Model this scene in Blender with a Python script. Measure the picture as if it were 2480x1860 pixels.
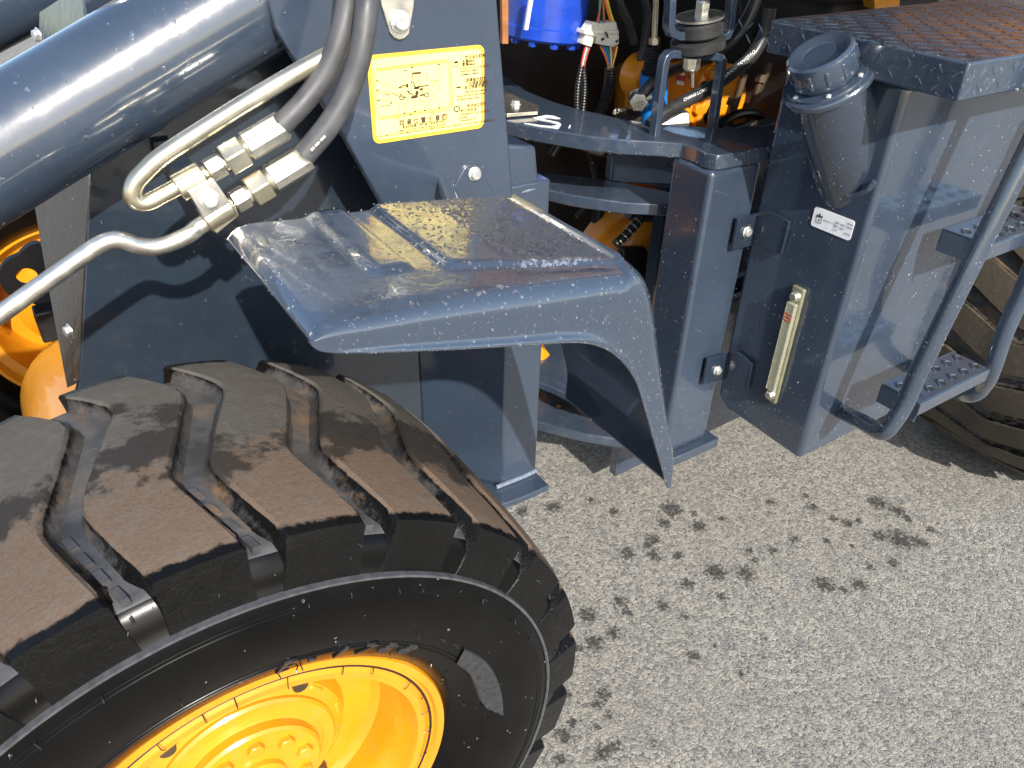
import bpy, bmesh, math, random
import numpy as np
from mathutils import Vector, Matrix
random.seed(7); rng = np.random.default_rng(7)
scene = bpy.context.scene
for o in list(bpy.data.objects): bpy.data.objects.remove(o)
COL = scene.collection

# ------------------------------------------------------------ camera
HEAD, PITCH, ROLL, FPX = math.radians(33.655), math.radians(33.737), math.radians(1.521), 1851.6
CAM = np.array([0, 0, 1.65])
_fh = np.array([math.sin(HEAD), math.cos(HEAD), 0]); _rt = np.array([math.cos(HEAD), -math.sin(HEAD), 0]); _up = np.array([0, 0, 1.0])
FW = _fh*math.cos(PITCH) - _up*math.sin(PITCH); _u = _fh*math.sin(PITCH) + _up*math.cos(PITCH)
RT = _rt*math.cos(ROLL) + _u*math.sin(ROLL); UP = -_rt*math.sin(ROLL) + _u*math.cos(ROLL)
cd = bpy.data.cameras.new('camera'); cam = bpy.data.objects.new('camera', cd); COL.objects.link(cam)
cd.sensor_fit = 'HORIZONTAL'; cd.sensor_width = 36.0; cd.lens = FPX/2480*36.0; cd.clip_start = 0.02; cd.clip_end = 500
M = Matrix.Identity(4)
for i in range(3):
    M[i][0], M[i][1], M[i][2], M[i][3] = RT[i], UP[i], -FW[i], CAM[i]
cam.matrix_world = M
scene.camera = cam
scene.render.resolution_x, scene.render.resolution_y = 1024, 768

# ------------------------------------------------------------ light
LDIR = Vector((0.19, 1.0, -0.72)).normalized()
w = bpy.data.worlds.new('World'); scene.world = w; w.use_nodes = True
nt = w.node_tree; nt.nodes.clear()
sky = nt.nodes.new('ShaderNodeTexSky'); sky.sky_type = 'NISHITA'; sky.sun_disc = False
sky.sun_elevation = math.asin(-LDIR.z); sky.sun_rotation = math.atan2(-LDIR.x, -LDIR.y)
sky.air_density = 1.0; sky.dust_density = 1.5; sky.ozone_density = 1.0
bg = nt.nodes.new('ShaderNodeBackground'); bg.inputs['Strength'].default_value = 0.15
wo = nt.nodes.new('ShaderNodeOutputWorld'); nt.links.new(sky.outputs[0], bg.inputs[0]); nt.links.new(bg.outputs[0], wo.inputs[0])
sl = bpy.data.lights.new('sun', 'SUN'); sl.energy = 4.0; sl.angle = math.radians(0.8); sl.color = (1.0, 0.95, 0.87)
so = bpy.data.objects.new('sun', sl); COL.objects.link(so); so.rotation_euler = LDIR.to_track_quat('-Z', 'Y').to_euler()
so.location = (-1, -4, 5)
scene.view_settings.view_transform = 'Standard'; scene.view_settings.look = 'None'
scene.view_settings.exposure = 0.85; scene.view_settings.gamma = 1.0; scene.view_settings.use_curve_mapping = False

# ------------------------------------------------------------ pixel -> place helpers
def ray(p): return RT*(p[0]-1240)/FPX - UP*(p[1]-930)/FPX + FW
def at(p, ax, val):
    d = ray(p); t = (val-CAM[ax])/d[ax]; return CAM + t*d
def crop(x0, y0, w): 
    s = w/2212.0
    return lambda x, y: (x0+x*s, y0+y*s)
K1 = crop(0, 0, 700); K2 = crop(600, 0, 700); K3 = crop(1200, 0, 700); K4 = crop(1780, 0, 700)
K5 = crop(0, 450, 700); K6 = crop(500, 450, 700); K7 = crop(1100, 450, 700); K8 = crop(1700, 450, 780)
KP = crop(250, 170, 600); KG = crop(1200, 900, 700); KH = crop(1700, 900, 780); KD = crop(860, 90, 340); KE = crop(1500, 100, 400)
KT = crop(600, 860, 800); KL = crop(1940, 480, 160); KS = crop(1270, 250, 230)

# ------------------------------------------------------------ materials
def new_mat(name):
    m = bpy.data.materials.new(name); m.use_nodes = True; t = m.node_tree
    b = t.nodes['Principled BSDF']; return m, t, b
def N(t, typ, **kw):
    n = t.nodes.new(typ)
    for k, v in kw.items(): setattr(n, k, v)
    return n
def noise(t, scale, detail=4, rough=.55, vec=None, dist=0):
    n = N(t, 'ShaderNodeTexNoise'); n.inputs['Scale'].default_value = scale; n.inputs['Detail'].default_value = detail
    n.inputs['Roughness'].default_value = rough; n.inputs['Distortion'].default_value = dist
    if vec is None: vec = N(t, 'ShaderNodeNewGeometry').outputs['Position']
    t.links.new(vec, n.inputs['Vector']); return n.outputs['Fac']
def ramp(t, fac, stops):
    r = N(t, 'ShaderNodeValToRGB'); el = r.color_ramp.elements
    while len(el) < len(stops): el.new(0.5)
    for e, (p, c) in zip(el, stops):
        e.position = p; e.color = c if len(c) == 4 else (*c, 1)
    t.links.new(fac, r.inputs[0]); return r.outputs[0]
def mapr(t, v, a, b, c, d, smooth=False):
    n = N(t, 'ShaderNodeMapRange'); n.interpolation_type = 'SMOOTHSTEP' if smooth else 'LINEAR'
    for i, x in zip(('From Min', 'From Max', 'To Min', 'To Max'), (a, b, c, d)): n.inputs[i].default_value = x
    t.links.new(v, n.inputs['Value']); return n.outputs[0]
def mth(t, op, a, b=None):
    n = N(t, 'ShaderNodeMath', operation=op)
    for i, x in enumerate((a, b)):
        if x is None: continue
        if isinstance(x, (int, float)): n.inputs[i].default_value = x
        else: t.links.new(x, n.inputs[i])
    return n.outputs[0]
def mixc(t, fac, a, b):
    n = N(t, 'ShaderNodeMix', data_type='RGBA')
    for i, x in ((0, fac), (6, a), (7, b)):
        if isinstance(x, (int, float)): n.inputs[i].default_value = x
        elif isinstance(x, tuple): n.inputs[i].default_value = (*x, 1)
        else: t.links.new(x, n.inputs[i])
    return n.outputs[2]
def bump(t, b, h, strength, dist, prev=None):
    n = N(t, 'ShaderNodeBump'); n.inputs['Strength'].default_value = strength; n.inputs['Distance'].default_value = dist
    t.links.new(h, n.inputs['Height'])
    if prev is not None: t.links.new(prev, n.inputs['Normal'])
    t.links.new(n.outputs[0], b.inputs['Normal']); return n.outputs[0]

def paint(name, col, dust=(.25, .24, .22), dustamt=.035, rough=.2, coat=1.0, wet=False, coatr=.045, cior=1.6):
    m, t, b = new_mat(name)
    n1 = noise(t, 3.2, 5); n2 = noise(t, 38, 5, .65); n3 = noise(t, 260, 3)
    mott = mapr(t, n1, .3, .7, .82, 1.2)
    c = N(t, 'ShaderNodeMix', data_type='RGBA', blend_type='MULTIPLY'); c.inputs[0].default_value = 1; c.inputs[6].default_value = (*col, 1)
    cc = N(t, 'ShaderNodeCombineColor'); [t.links.new(mott, cc.inputs[i]) for i in range(3)]; t.links.new(cc.outputs[0], c.inputs[7])
    df = mth(t, 'MULTIPLY', mapr(t, n2, .5, .78, 0, 1, True), mapr(t, n1, .35, .65, .3, 1))
    df = mth(t, 'MULTIPLY', df, dustamt)
    t.links.new(mixc(t, df, c.outputs[2], dust), b.inputs['Base Color'])
    t.links.new(mapr(t, n2, .3, .8, rough*.8, rough*1.6), b.inputs['Roughness'])
    b.inputs['Coat Weight'].default_value = coat; b.inputs['Coat IOR'].default_value = cior
    t.links.new(mapr(t, n2, .35, .75, coatr, coatr*2.2), b.inputs['Coat Roughness'])
    p = bump(t, b, mth(t, 'ADD', noise(t, 7, 2), mth(t, 'MULTIPLY', noise(t, 60, 2), .06)), .10, .012)
    t.links.new(p, b.inputs['Coat Normal'])
    return m
def simple(name, col, rough=.5, metal=0.0, var=.2, scale=60, bmp=0.0, coat=0.0, spec=.5):
    m, t, b = new_mat(name)
    n = noise(t, scale, 5); lo = tuple(x*(1-var) for x in col); hi = tuple(min(1, x*(1+var)) for x in col)
    t.links.new(ramp(t, n, [(.3, lo), (.7, hi)]), b.inputs['Base Color'])
    t.links.new(mapr(t, n, .3, .7, rough*.8, min(1, rough*1.25)), b.inputs['Roughness'])
    b.inputs['Metallic'].default_value = metal; b.inputs['Coat Weight'].default_value = coat; b.inputs['Coat Roughness'].default_value = .06
    b.inputs['Specular IOR Level'].default_value = spec
    if bmp: bump(t, b, noise(t, scale*4, 4), bmp, .003)
    return m

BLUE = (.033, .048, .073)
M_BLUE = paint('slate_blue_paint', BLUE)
M_BLUE_SHADE = paint('slate_blue_paint_shaded', (.018, .027, .040), dustamt=.04)  # slate paint copy darkened: the side plate's dimmer look put into the colour
M_ARM = paint('arm_paint', BLUE, dustamt=.04, coatr=.075)
M_BLUED = paint('slate_blue_paint_dusty', BLUE, dustamt=.2, rough=.3)
M_YEL = paint('yellow_paint', (.60, .235, .006), dust=(.45, .30, .12), dustamt=.3, rough=.3, coat=.6, cior=1.5)
M_ORA = paint('orange_yellow_paint', (.78, .27, .006), dust=(.15, .08, .03), dustamt=.3, rough=.35, coat=.4, cior=1.5)
M_ZINC = simple('zinc_plated_steel', (.78, .75, .66), .3, .93, .12, 45, .05)
M_ZINCY = simple('yellow_zinc_steel', (.70, .64, .48), .27, .93, .25, 14, .06)
M_BOLT = simple('bolt_steel', (.78, .78, .76), .34, .8, .1, 60)
M_HOSE = simple('rubber_hose', (.06, .06, .063), .5, 0, .25, 30, .05)
M_HOSEW = simple('rubber_hose_shine', (.03, .03, .03), .35, 0, .25, 30, .05)
M_BLACK = simple('black_plastic', (.012, .012, .012), .35, 0, .2, 50)
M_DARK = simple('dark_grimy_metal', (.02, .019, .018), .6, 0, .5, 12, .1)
M_BRONZE = simple('brown_grimy_metal', (.07, .045, .025), .5, .3, .5, 15, .1)
M_COBALT = simple('cobalt_blue_paint', (.01, .05, .38), .3, 0, .2, 20, .03, .4)
M_CYAN = simple('bright_blue_paint', (.01, .22, .68), .3, 0, .2, 20, .03, .4)
M_WHITE = simple('white_print', (.8, .8, .8), .5, 0, .05)
M_CONN = simple('white_nylon', (.62, .60, .52), .45, 0, .1, 40)
M_INK = simple('black_ink', (.02, .015, .01), .6, 0, .1)
M_INKB = simple('brown_ink', (.05, .028, .008), .6, 0, .1)
M_LINE = simple('pale_ochre_ink', (.75, .47, .08), .5, 0, .05)
M_DECAL = simple('decal_yellow_film', (.92, .76, .26), .3, 0, .04, 10, 0, .5)
M_DECALB = simple('decal_border_film', (.88, .50, .05), .3, 0, .04, 10, 0, .5)
M_RED = simple('red_plastic', (.45, .02, .015), .4); M_GRN = simple('green_wire', (.02, .2, .12), .4)
M_YWIRE = simple('yellow_wire', (.8, .55, .03), .4); M_OWIRE = simple('orange_wire', (.75, .2, .04), .4)
M_BRN = simple('rust_primer', (.30, .12, .04), .6, 0, .3, 20)
M_GLASS = simple('cab_glass', (.02, .025, .03), .05, 0, .1)

def gauge_mat():
    m, t, b = new_mat('clear_acrylic'); b.inputs['Base Color'].default_value = (.8, .8, .62, 1); b.inputs['Roughness'].default_value = .08
    b.inputs['Transmission Weight'].default_value = .75; b.inputs['IOR'].default_value = 1.45; return m
M_ACR = gauge_mat()
def water_mat():
    m, t, b = new_mat('water'); b.inputs['Base Color'].default_value = (.97, .98, 1, 1); b.inputs['Roughness'].default_value = .035
    b.inputs['Transmission Weight'].default_value = .975; b.inputs['IOR'].default_value = 1.33; return m
M_WATER = water_mat()

def sidewall_mat():
    m, t, b = new_mat('tyre_sidewall_rubber')
    n1 = noise(t, 9, 5); n2 = noise(t, 90, 4)
    t.links.new(ramp(t, n1, [(.35, (.0022, .0022, .0022)), (.75, (.005, .0049, .0047))]), b.inputs['Base Color'])
    t.links.new(mapr(t, n1, .3, .75, .16, .34), b.inputs['Roughness'])
    b.inputs['Specular IOR Level'].default_value = .2
    bump(t, b, n2, .06, .002); return m
M_SIDE = sidewall_mat()
def tread_mat(name, brown, grey, wet=True):
    m, t, b = new_mat(name)
    at_ = N(t, 'ShaderNodeAttribute', attribute_name='top'); sepa = N(t, 'ShaderNodeSeparateColor'); t.links.new(at_.outputs['Color'], sepa.inputs[0])
    top, lat = sepa.outputs[0], sepa.outputs[1]
    n1 = noise(t, 7, 5, .6); n2 = noise(t, 55, 5, .7); n3 = noise(t, 230, 4, .7); n4 = noise(t, 18, 6, .75)
    gb = mixc(t, mapr(t, mth(t, 'ADD', lat, mapr(t, n4, .3, .7, -.10, .10)), .36, .46, 0, 1, True), brown, grey)
    gb = mixc(t, mapr(t, n3, .35, .7, 0, .55), gb, tuple(x*.55 for x in brown))
    gb = mixc(t, mapr(t, n2, .5, .75, 0, .5), gb, tuple(min(1, x*1.5) for x in grey))
    # damp patches: noise blotches, most of them across the middle of the blocks
    mid = mth(t, 'SUBTRACT', 1.0, mth(t, 'MULTIPLY', mth(t, 'ABSOLUTE', mth(t, 'SUBTRACT', lat, .47)), 4.5))
    wetf = mapr(t, mth(t, 'ADD', mth(t, 'MULTIPLY', mid, .16), mth(t, 'ADD', mth(t, 'MULTIPLY', n1, .75), mth(t, 'MULTIPLY', n4, .35))), .61, .67, 0, 1, True)
    gb = mixc(t, mth(t, 'MULTIPLY', wetf, .85 if wet else .35), gb, (.018, .016, .014))
    edge = mapr(t, mth(t, 'ADD', top, mapr(t, n2, .3, .7, -.16, .16)), .55, .8, 0, 1, True)
    col = mixc(t, edge, ramp(t, n1, [(.3, (.0025, .0025, .0025)), (.75, (.006, .0058, .0055))]), gb)
    low = mapr(t, mth(t, 'ADD', sepa.outputs[2], mapr(t, n2, .3, .7, -.25, .25)), .45, .9, 0, 1, True)
    col = mixc(t, low, col, ramp(t, n4, [(.36, (.028, .028, .03)), (.52, (.06, .056, .053)), (.66, (.14, .088, .05))]))
    t.links.new(col, b.inputs['Base Color'])
    r = mth(t, 'ADD', mth(t, 'MULTIPLY', mth(t, 'MAXIMUM', edge, mth(t, 'MULTIPLY', low, .6)), .38), mapr(t, n2, .3, .7, .2, .36)); t.links.new(r, b.inputs['Roughness'])
    b.inputs['Specular IOR Level'].default_value = .24
    bump(t, b, mth(t, 'ADD', n2, mth(t, 'MULTIPLY', n3, .6)), .4, .004); return m
M_TREAD = tread_mat('tread_rubber', (.125, .088, .062), (.078, .074, .066))
M_TREADR = tread_mat('tread_rubber_dusty', (.066, .054, .041), (.07, .06, .046), False)
def groove_mat():
    m, t, b = new_mat('groove_rubber')
    n1 = noise(t, 11, 5, .65); n2 = noise(t, 70, 4)
    t.links.new(ramp(t, n1, [(.36, (.03, .031, .034)), (.52, (.065, .064, .064)), (.68, (.16, .10, .06))]), b.inputs['Base Color'])
    t.links.new(mapr(t, n1, .35, .65, .36, .6), b.inputs['Roughness']); bump(t, b, n2, .12, .003); return m
M_GROOVE = groove_mat()

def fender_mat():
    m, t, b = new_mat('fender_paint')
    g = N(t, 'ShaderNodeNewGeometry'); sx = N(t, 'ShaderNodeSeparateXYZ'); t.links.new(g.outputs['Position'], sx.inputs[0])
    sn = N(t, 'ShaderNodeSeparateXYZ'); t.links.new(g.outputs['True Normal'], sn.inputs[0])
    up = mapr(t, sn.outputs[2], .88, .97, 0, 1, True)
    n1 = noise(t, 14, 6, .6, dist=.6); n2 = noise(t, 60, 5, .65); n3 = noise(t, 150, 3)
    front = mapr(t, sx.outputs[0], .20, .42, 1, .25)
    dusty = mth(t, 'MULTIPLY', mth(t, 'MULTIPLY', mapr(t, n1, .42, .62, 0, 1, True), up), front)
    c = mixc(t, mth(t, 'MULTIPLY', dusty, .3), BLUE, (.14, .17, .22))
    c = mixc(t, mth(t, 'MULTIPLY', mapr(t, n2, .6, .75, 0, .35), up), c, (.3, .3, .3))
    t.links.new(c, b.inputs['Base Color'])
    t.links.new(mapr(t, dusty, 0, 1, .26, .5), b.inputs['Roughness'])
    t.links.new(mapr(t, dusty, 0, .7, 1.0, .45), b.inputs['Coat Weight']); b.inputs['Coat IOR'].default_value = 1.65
    t.links.new(mapr(t, n2, .3, .7, .025, .07), b.inputs['Coat Roughness'])
    h = mth(t, 'MULTIPLY', mapr(t, noise(t, 46, 3, .6, dist=1.2), .46, .54, 0, 1, True), up)
    p = bump(t, b, h, .12, .0012); t.links.new(p, b.inputs['Coat Normal'])
    return m
M_FENDER = fender_mat()
def plat_mat():
    m, t, b = new_mat('tread_plate_paint')
    n1 = noise(t, 22, 4, .6); n2 = noise(t, 60, 5, .65)
    t.links.new(mixc(t, mapr(t, n2, .55, .75, 0, .3), BLUE, (.2, .2, .2)), b.inputs['Base Color'])
    t.links.new(mapr(t, n1, .4, .6, .12, .4), b.inputs['Roughness']); b.inputs['Coat Weight'].default_value = .7
    t.links.new(mapr(t, n1, .42, .55, .02, .2), b.inputs['Coat Roughness']); return m
M_PLAT = plat_mat()

def streak_mat():
    m, t, b = new_mat('wet_streaked_black_paint')
    mp = N(t, 'ShaderNodeMapping'); mp.inputs['Scale'].default_value = (1, 1, .07); t.links.new(N(t, 'ShaderNodeNewGeometry').outputs['Position'], mp.inputs['Vector'])
    n1 = noise(t, 70, 4, .6, mp.outputs[0]); n2 = noise(t, 90, 4, .7)
    t.links.new(mixc(t, mth(t, 'MULTIPLY', mapr(t, n1, .42, .7, 0, .5), mapr(t, n2, .35, .7, .4, 1)), (.008, .009, .011), (.09, .09, .095)), b.inputs['Base Color'])
    t.links.new(mapr(t, n1, .3, .7, .1, .4), b.inputs['Roughness']); b.inputs['Coat Weight'].default_value = .8; b.inputs['Coat Roughness'].default_value = .06
    p = bump(t, b, n1, .12, .004); t.links.new(p, b.inputs['Coat Normal']); return m
# ------------------------------------------------------------ mesh helpers
class MB:
    def __init__(s): s.v = []; s.f = []
    def add(s, v, f):
        o = len(s.v); s.v += [tuple(map(float, p)) for p in v]; s.f += [tuple(i+o for i in q) for q in f]; return s
    def box(s, c, ax, d):
        c = np.array(c, float); ax = [np.array(a, float) for a in ax]
        V = [c + ax[0]*d[0]/2*i + ax[1]*d[1]/2*j + ax[2]*d[2]/2*k for i in (-1, 1) for j in (-1, 1) for k in (-1, 1)]
        return s.add(V, [(0, 1, 3, 2), (4, 6, 7, 5), (0, 4, 5, 1), (2, 3, 7, 6), (0, 2, 6, 4), (1, 5, 7, 3)])
    def aabox(s, lo, hi):
        lo = np.array(lo, float); hi = np.array(hi, float)
        return s.box((lo+hi)/2, np.eye(3), hi-lo)
    def prism(s, poly, off):
        n = len(poly); P = [np.array(p, float) for p in poly]; Q = [p+np.array(off) for p in P]
        return s.add(P+Q, [tuple(range(n))[::-1], tuple(range(n, 2*n))] + [(i, (i+1) % n, n+(i+1) % n, n+i) for i in range(n)])
    def cone(s, a, b, r0, r1, seg=20, caps=True, phase=0):
        a = np.array(a, float); b = np.array(b, float); d = b-a; d /= np.linalg.norm(d)
        e = np.cross(d, (0, 0, 1) if abs(d[2]) < .9 else (1, 0, 0)); e /= np.linalg.norm(e); g = np.cross(d, e)
        V = []
        for p, r in ((a, r0), (b, r1)):
            V += [p + r*(math.cos(2*math.pi*i/seg+phase)*e + math.sin(2*math.pi*i/seg+phase)*g) for i in range(seg)]
        F = [(i, (i+1) % seg, seg+(i+1) % seg, seg+i) for i in range(seg)]
        if caps: F += [tuple(range(seg))[::-1], tuple(range(seg, 2*seg))]
        return s.add(V, F)
    def tube(s, pts, r, seg=14, sub=6, caps=True):
        P = smooth_path(pts, sub); n = len(P); rs = r if hasattr(r, '__len__') else [r]*n
        if hasattr(r, '__len__'): rs = np.interp(np.linspace(0, 1, n), np.linspace(0, 1, len(r)), r)
        T = np.gradient(P, axis=0); T /= np.linalg.norm(T, axis=1)[:, None]
        e = np.cross(T[0], (0, 0, 1) if abs(T[0][2]) < .9 else (1, 0, 0)); V = []
        for i in range(n):
            e = e - T[i]*(e@T[i]); e /= np.linalg.norm(e); g = np.cross(T[i], e)
            V += [P[i] + rs[i]*(math.cos(2*math.pi*k/seg)*e + math.sin(2*math.pi*k/seg)*g) for k in range(seg)]
        F = [(i*seg+k, i*seg+(k+1) % seg, (i+1)*seg+(k+1) % seg, (i+1)*seg+k) for i in range(n-1) for k in range(seg)]
        if caps: F += [tuple(range(seg))[::-1], tuple(range((n-1)*seg, n*seg))]
        return s.add(V, F)
    def lathe(s, prof, o, d, seg=64, close=False):
        o = np.array(o, float); d = np.array(d, float); d /= np.linalg.norm(d)
        e = np.cross(d, (0, 0, 1) if abs(d[2]) < .9 else (1, 0, 0)); e /= np.linalg.norm(e); g = np.cross(d, e); n = len(prof)
        V = [o + d*h + r*(math.cos(2*math.pi*k/seg)*e + math.sin(2*math.pi*k/seg)*g) for (r, h) in prof for k in range(seg)]
        rows = n if close else n-1
        F = [(i*seg+k, i*seg+(k+1) % seg, ((i+1) % n)*seg+(k+1) % seg, ((i+1) % n)*seg+k) for i in range(rows) for k in range(seg)]
        return s.add(V, F)
    def quadline(s, a, b, w, nrm):
        a = np.array(a, float); b = np.array(b, float); d = b-a; L = np.linalg.norm(d)
        if L < 1e-9: return s
        e = np.cross(d/L, nrm); e *= w/2/np.linalg.norm(e)
        return s.add([a-e, b-e, b+e, a+e], [(0, 1, 2, 3)])
def smooth_path(pts, sub):
    P = np.array(pts, float)
    if sub <= 1 or len(P) < 3: return P
    Q = np.vstack([2*P[0]-P[1], P, 2*P[-1]-P[-2]]); out = []
    for i in range(1, len(Q)-2):
        a, b, c, d = Q[i-1:i+3]
        for k in range(sub):
            u = k/sub; out.append(.5*((2*b)+(c-a)*u+(2*a-5*b+4*c-d)*u*u+(3*b-a-3*c+d)*u**3))
    out.append(P[-1]); return np.array(out)
def finish(name, mb, mat, parent=None, bevel=0, smooth=True, ang=35, seg=2, fixn=True, loc=None):
    me = bpy.data.meshes.new(name); me.from_pydata(mb.v, [], mb.f)
    if fixn:
        bm = bmesh.new(); bm.from_mesh(me); bmesh.ops.recalc_face_normals(bm, faces=bm.faces); bm.to_mesh(me); bm.free()
    o = bpy.data.objects.new(name, me); COL.objects.link(o)
    for m in (mat if isinstance(mat, (list, tuple)) else [mat]): me.materials.append(m)
    if parent: o.parent = parent
    if bevel:
        b = o.modifiers.new('bevel', 'BEVEL'); b.width = bevel; b.segments = seg; b.limit_method = 'ANGLE'; b.angle_limit = math.radians(40); b.harden_normals = False
    if smooth:
        for p in me.polygons: p.use_smooth = True
        try: me.set_sharp_from_angle(angle=math.radians(ang))
        except Exception: pass
    return o
def bolt(c, n, r, mat, parent, h=None, name='bolt', washer=True, phase=.3):
    c = np.array(c, float); n = np.array(n, float); n /= np.linalg.norm(n); h = h or r*.75
    mb = MB()
    if washer: mb.cone(c, c+n*r*.16, r*1.28, r*1.22, 24); c = c+n*r*.16
    mb.cone(c, c+n*h*.85, r, r, 6, phase=phase); mb.cone(c+n*h*.85, c+n*h, r*.93, r*.8, 12, phase=phase)
    return finish(name, mb, mat, parent, bevel=r*.06)
def text_mesh(body, size, o, ex, ey, mat, parent, name, align='LEFT', extrude=0, spacing=1.0):
    cu = bpy.data.curves.new('t', 'FONT'); cu.body = body; cu.size = size; cu.align_x = align; cu.extrude = extrude; cu.resolution_u = 2; cu.offset = size*.018 if extrude == 0 else 0; cu.space_character = spacing
    ob = bpy.data.objects.new('t', cu); COL.objects.link(ob)
    me = bpy.data.meshes.new_from_object(ob.evaluated_get(bpy.context.evaluated_depsgraph_get()))
    bpy.data.objects.remove(ob); bpy.data.curves.remove(cu)
    ex = np.array(ex, float); ey = np.array(ey, float); ez = np.cross(ex/np.linalg.norm(ex), ey/np.linalg.norm(ey)); o = np.array(o, float)
    for v in me.vertices:
        q = o + ex*v.co.x + ey*v.co.y + ez*v.co.z; v.co = Vector(q)
    r = bpy.data.objects.new(name, me); COL.objects.link(r); r.parent = parent; me.materials.clear(); me.materials.append(mat); return r
def text_merge(items, mat, parent, name):
    """items: (body,size,o,ex,ey,align) -> one printed layer"""
    mb = MB()
    for it in items:
        o = text_mesh(*it[:5], mat, parent, 'tmp', it[5] if len(it) > 5 else 'LEFT')
        mb.add([tuple(v.co) for v in o.data.vertices], [tuple(p.vertices) for p in o.data.polygons])
        me = o.data; bpy.data.objects.remove(o); bpy.data.meshes.remove(me)
    return finish(name, mb, mat, parent, smooth=False, fixn=False)

DOMEV = []; DOMEF = []
for ir, (rr, zz) in enumerate(((1, 0), (.93, .42), (.62, .8))):
    for k in range(7): DOMEV.append((rr*math.cos(2*math.pi*k/7), rr*math.sin(2*math.pi*k/7), zz))
DOMEV.append((0, 0, 1)); DOMEV = np.array(DOMEV)
for ir in range(2):
    for k in range(7): DOMEF.append((ir*7+k, ir*7+(k+1) % 7, (ir+1)*7+(k+1) % 7, (ir+1)*7+k))
for k in range(7): DOMEF.append((14+k, 14+(k+1) % 7, 21))
DOMEF.append(tuple(range(7))[::-1])
def droplets(host, count, r0, r1, filt=None, flat=.55, parent=None, power=2.5, clump=None):
    me = host.data; V = np.array([v.co for v in me.vertices]); T = []
    for p in me.polygons:
        vs = list(p.vertices)
        for i in range(1, len(vs)-1): T.append((vs[0], vs[i], vs[i+1]))
    T = np.array(T); A = V[T[:, 0]]; B = V[T[:, 1]]; Cc = V[T[:, 2]]
    nr = np.cross(B-A, Cc-A); ar = np.linalg.norm(nr, axis=1)+1e-12; nrm = nr/ar[:, None]
    cen = (A+B+Cc)/3; toc = CAM-np.array(host.matrix_world.translation if host.parent is None else host.parent.location)-cen; ok = (np.sum(nrm*toc, axis=1) > 0)
    if filt is not None: ok &= np.array([filt(c, n) for c, n in zip(cen, nrm)])
    idx = np.where(ok)[0]
    if len(idx) == 0: return
    pr = ar[idx]/ar[idx].sum(); pick = rng.choice(idx, count, p=pr)
    vs = []; fs = []
    for i in pick:
        u, v = rng.random(2)
        if u+v > 1: u, v = 1-u, 1-v
        p = A[i]+u*(B[i]-A[i])+v*(Cc[i]-A[i]); n = nrm[i]
        if filt is not None and not filt(p, n): continue
        r = r0+(r1-r0)*rng.random()**power
        e = np.cross(n, (0.3, .2, .9)); e /= np.linalg.norm(e); g = np.cross(n, e)
        el = 1+.35*rng.random() if abs(n[2]) < .7 else 1+.15*rng.random()
        dn = np.array((0, 0, -1.0)); dn = dn-n*(dn@n)
        if np.linalg.norm(dn) > .3: g = dn/np.linalg.norm(dn); e = np.cross(n, g)
        o = len(vs)*22
        vs.append(p - n*r*.08 + (DOMEV[:, :1]*e + DOMEV[:, 1:2]*g*el + DOMEV[:, 2:]*n*flat)*r)
        fs += [tuple(q+o for q in f) for f in DOMEF]
    if not vs: return
    mb = MB(); mb.v = [tuple(x) for x in np.vstack(vs)]; mb.f = fs
    o = finish('water_droplets', mb, M_WATER, parent or host, fixn=False); o['kind'] = 'stuff'; 
    for p in o.data.polygons: p.use_smooth = True
    return o

# ------------------------------------------------------------ ground
STAINS = [(1130,1105,18),(1100,1070,12),(1195,1095,22),(1275,1080,12),(1325,1105,14),(1330,1135,9),(1450,1100,30),(1435,1130,18),(1508,1138,22),
 (1410,1165,20),(1355,1195,24),(1412,1198,20),(1465,1200,16),(1400,1178,14),(1545,1235,30),(1610,1240,26),(1620,1190,14),(1668,1190,14),(1715,1165,14),
 (1785,1168,12),(1485,1262,20),(1630,1210,10),(1560,1290,16),(1340,1300,20),(1355,1322,16),(1435,1310,18),(1480,1330,12),(1270,1330,26),(1285,1390,26),
 (1325,1365,20),(1245,1400,16),(1500,1418,18),(1545,1395,8),(1600,1455,10),(1780,1262,28),(1855,1262,22),(1822,1275,14),(1895,1085,26),(1940,1105,22),
 (1960,1120,14),(1945,1165,36),(1900,1158,20),(1985,1170,22),(2010,1145,14),(1930,1215,16),(1880,1225,12),(1755,1095,14),(1800,1120,14),(1830,1130,16),
 (1855,1125,10),(1665,1085,12),(1740,1070,10),(1305,1500,20),(1290,1520,18),(1315,1545,12),(1215,1590,22),(1305,1625,26),(1330,1610,18),(1235,1560,14),
 (1290,1570,12),(1210,1640,18),(1225,1500,12),(1655,1380,8),(1840,1180,8),(1560,1120,12),(1500,1110,10)]
def axis_coords(lo, hi, step, far):
    core = list(np.arange(lo, hi, step)); out = core[:]; s = step; x = core[-1]
    while x < far: s *= 1.35; x += s; out.append(x)
    s = step; x = core[0]; pre = []
    while x > -far: s *= 1.35; x -= s; pre.append(x)
    return np.array(pre[::-1]+out)
gx = axis_coords(.35, 2.95, .0085, 120); gy = axis_coords(.1, 2.6, .0085, 120)
GX, GY = np.meshgrid(gx, gy, indexing='ij'); nx, ny = GX.shape
gv = np.stack([GX.ravel(), GY.ravel(), np.zeros(nx*ny)], 1)
ii, jj = np.meshgrid(np.arange(nx-1), np.arange(ny-1), indexing='ij'); b0 = (ii*ny+jj).ravel()
gf = np.stack([b0, b0+ny, b0+ny+1, b0+1], 1)
gme = bpy.data.meshes.new('ground'); gme.from_pydata(gv.tolist(), [], gf.tolist())
st = np.zeros(nx*ny)
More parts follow.
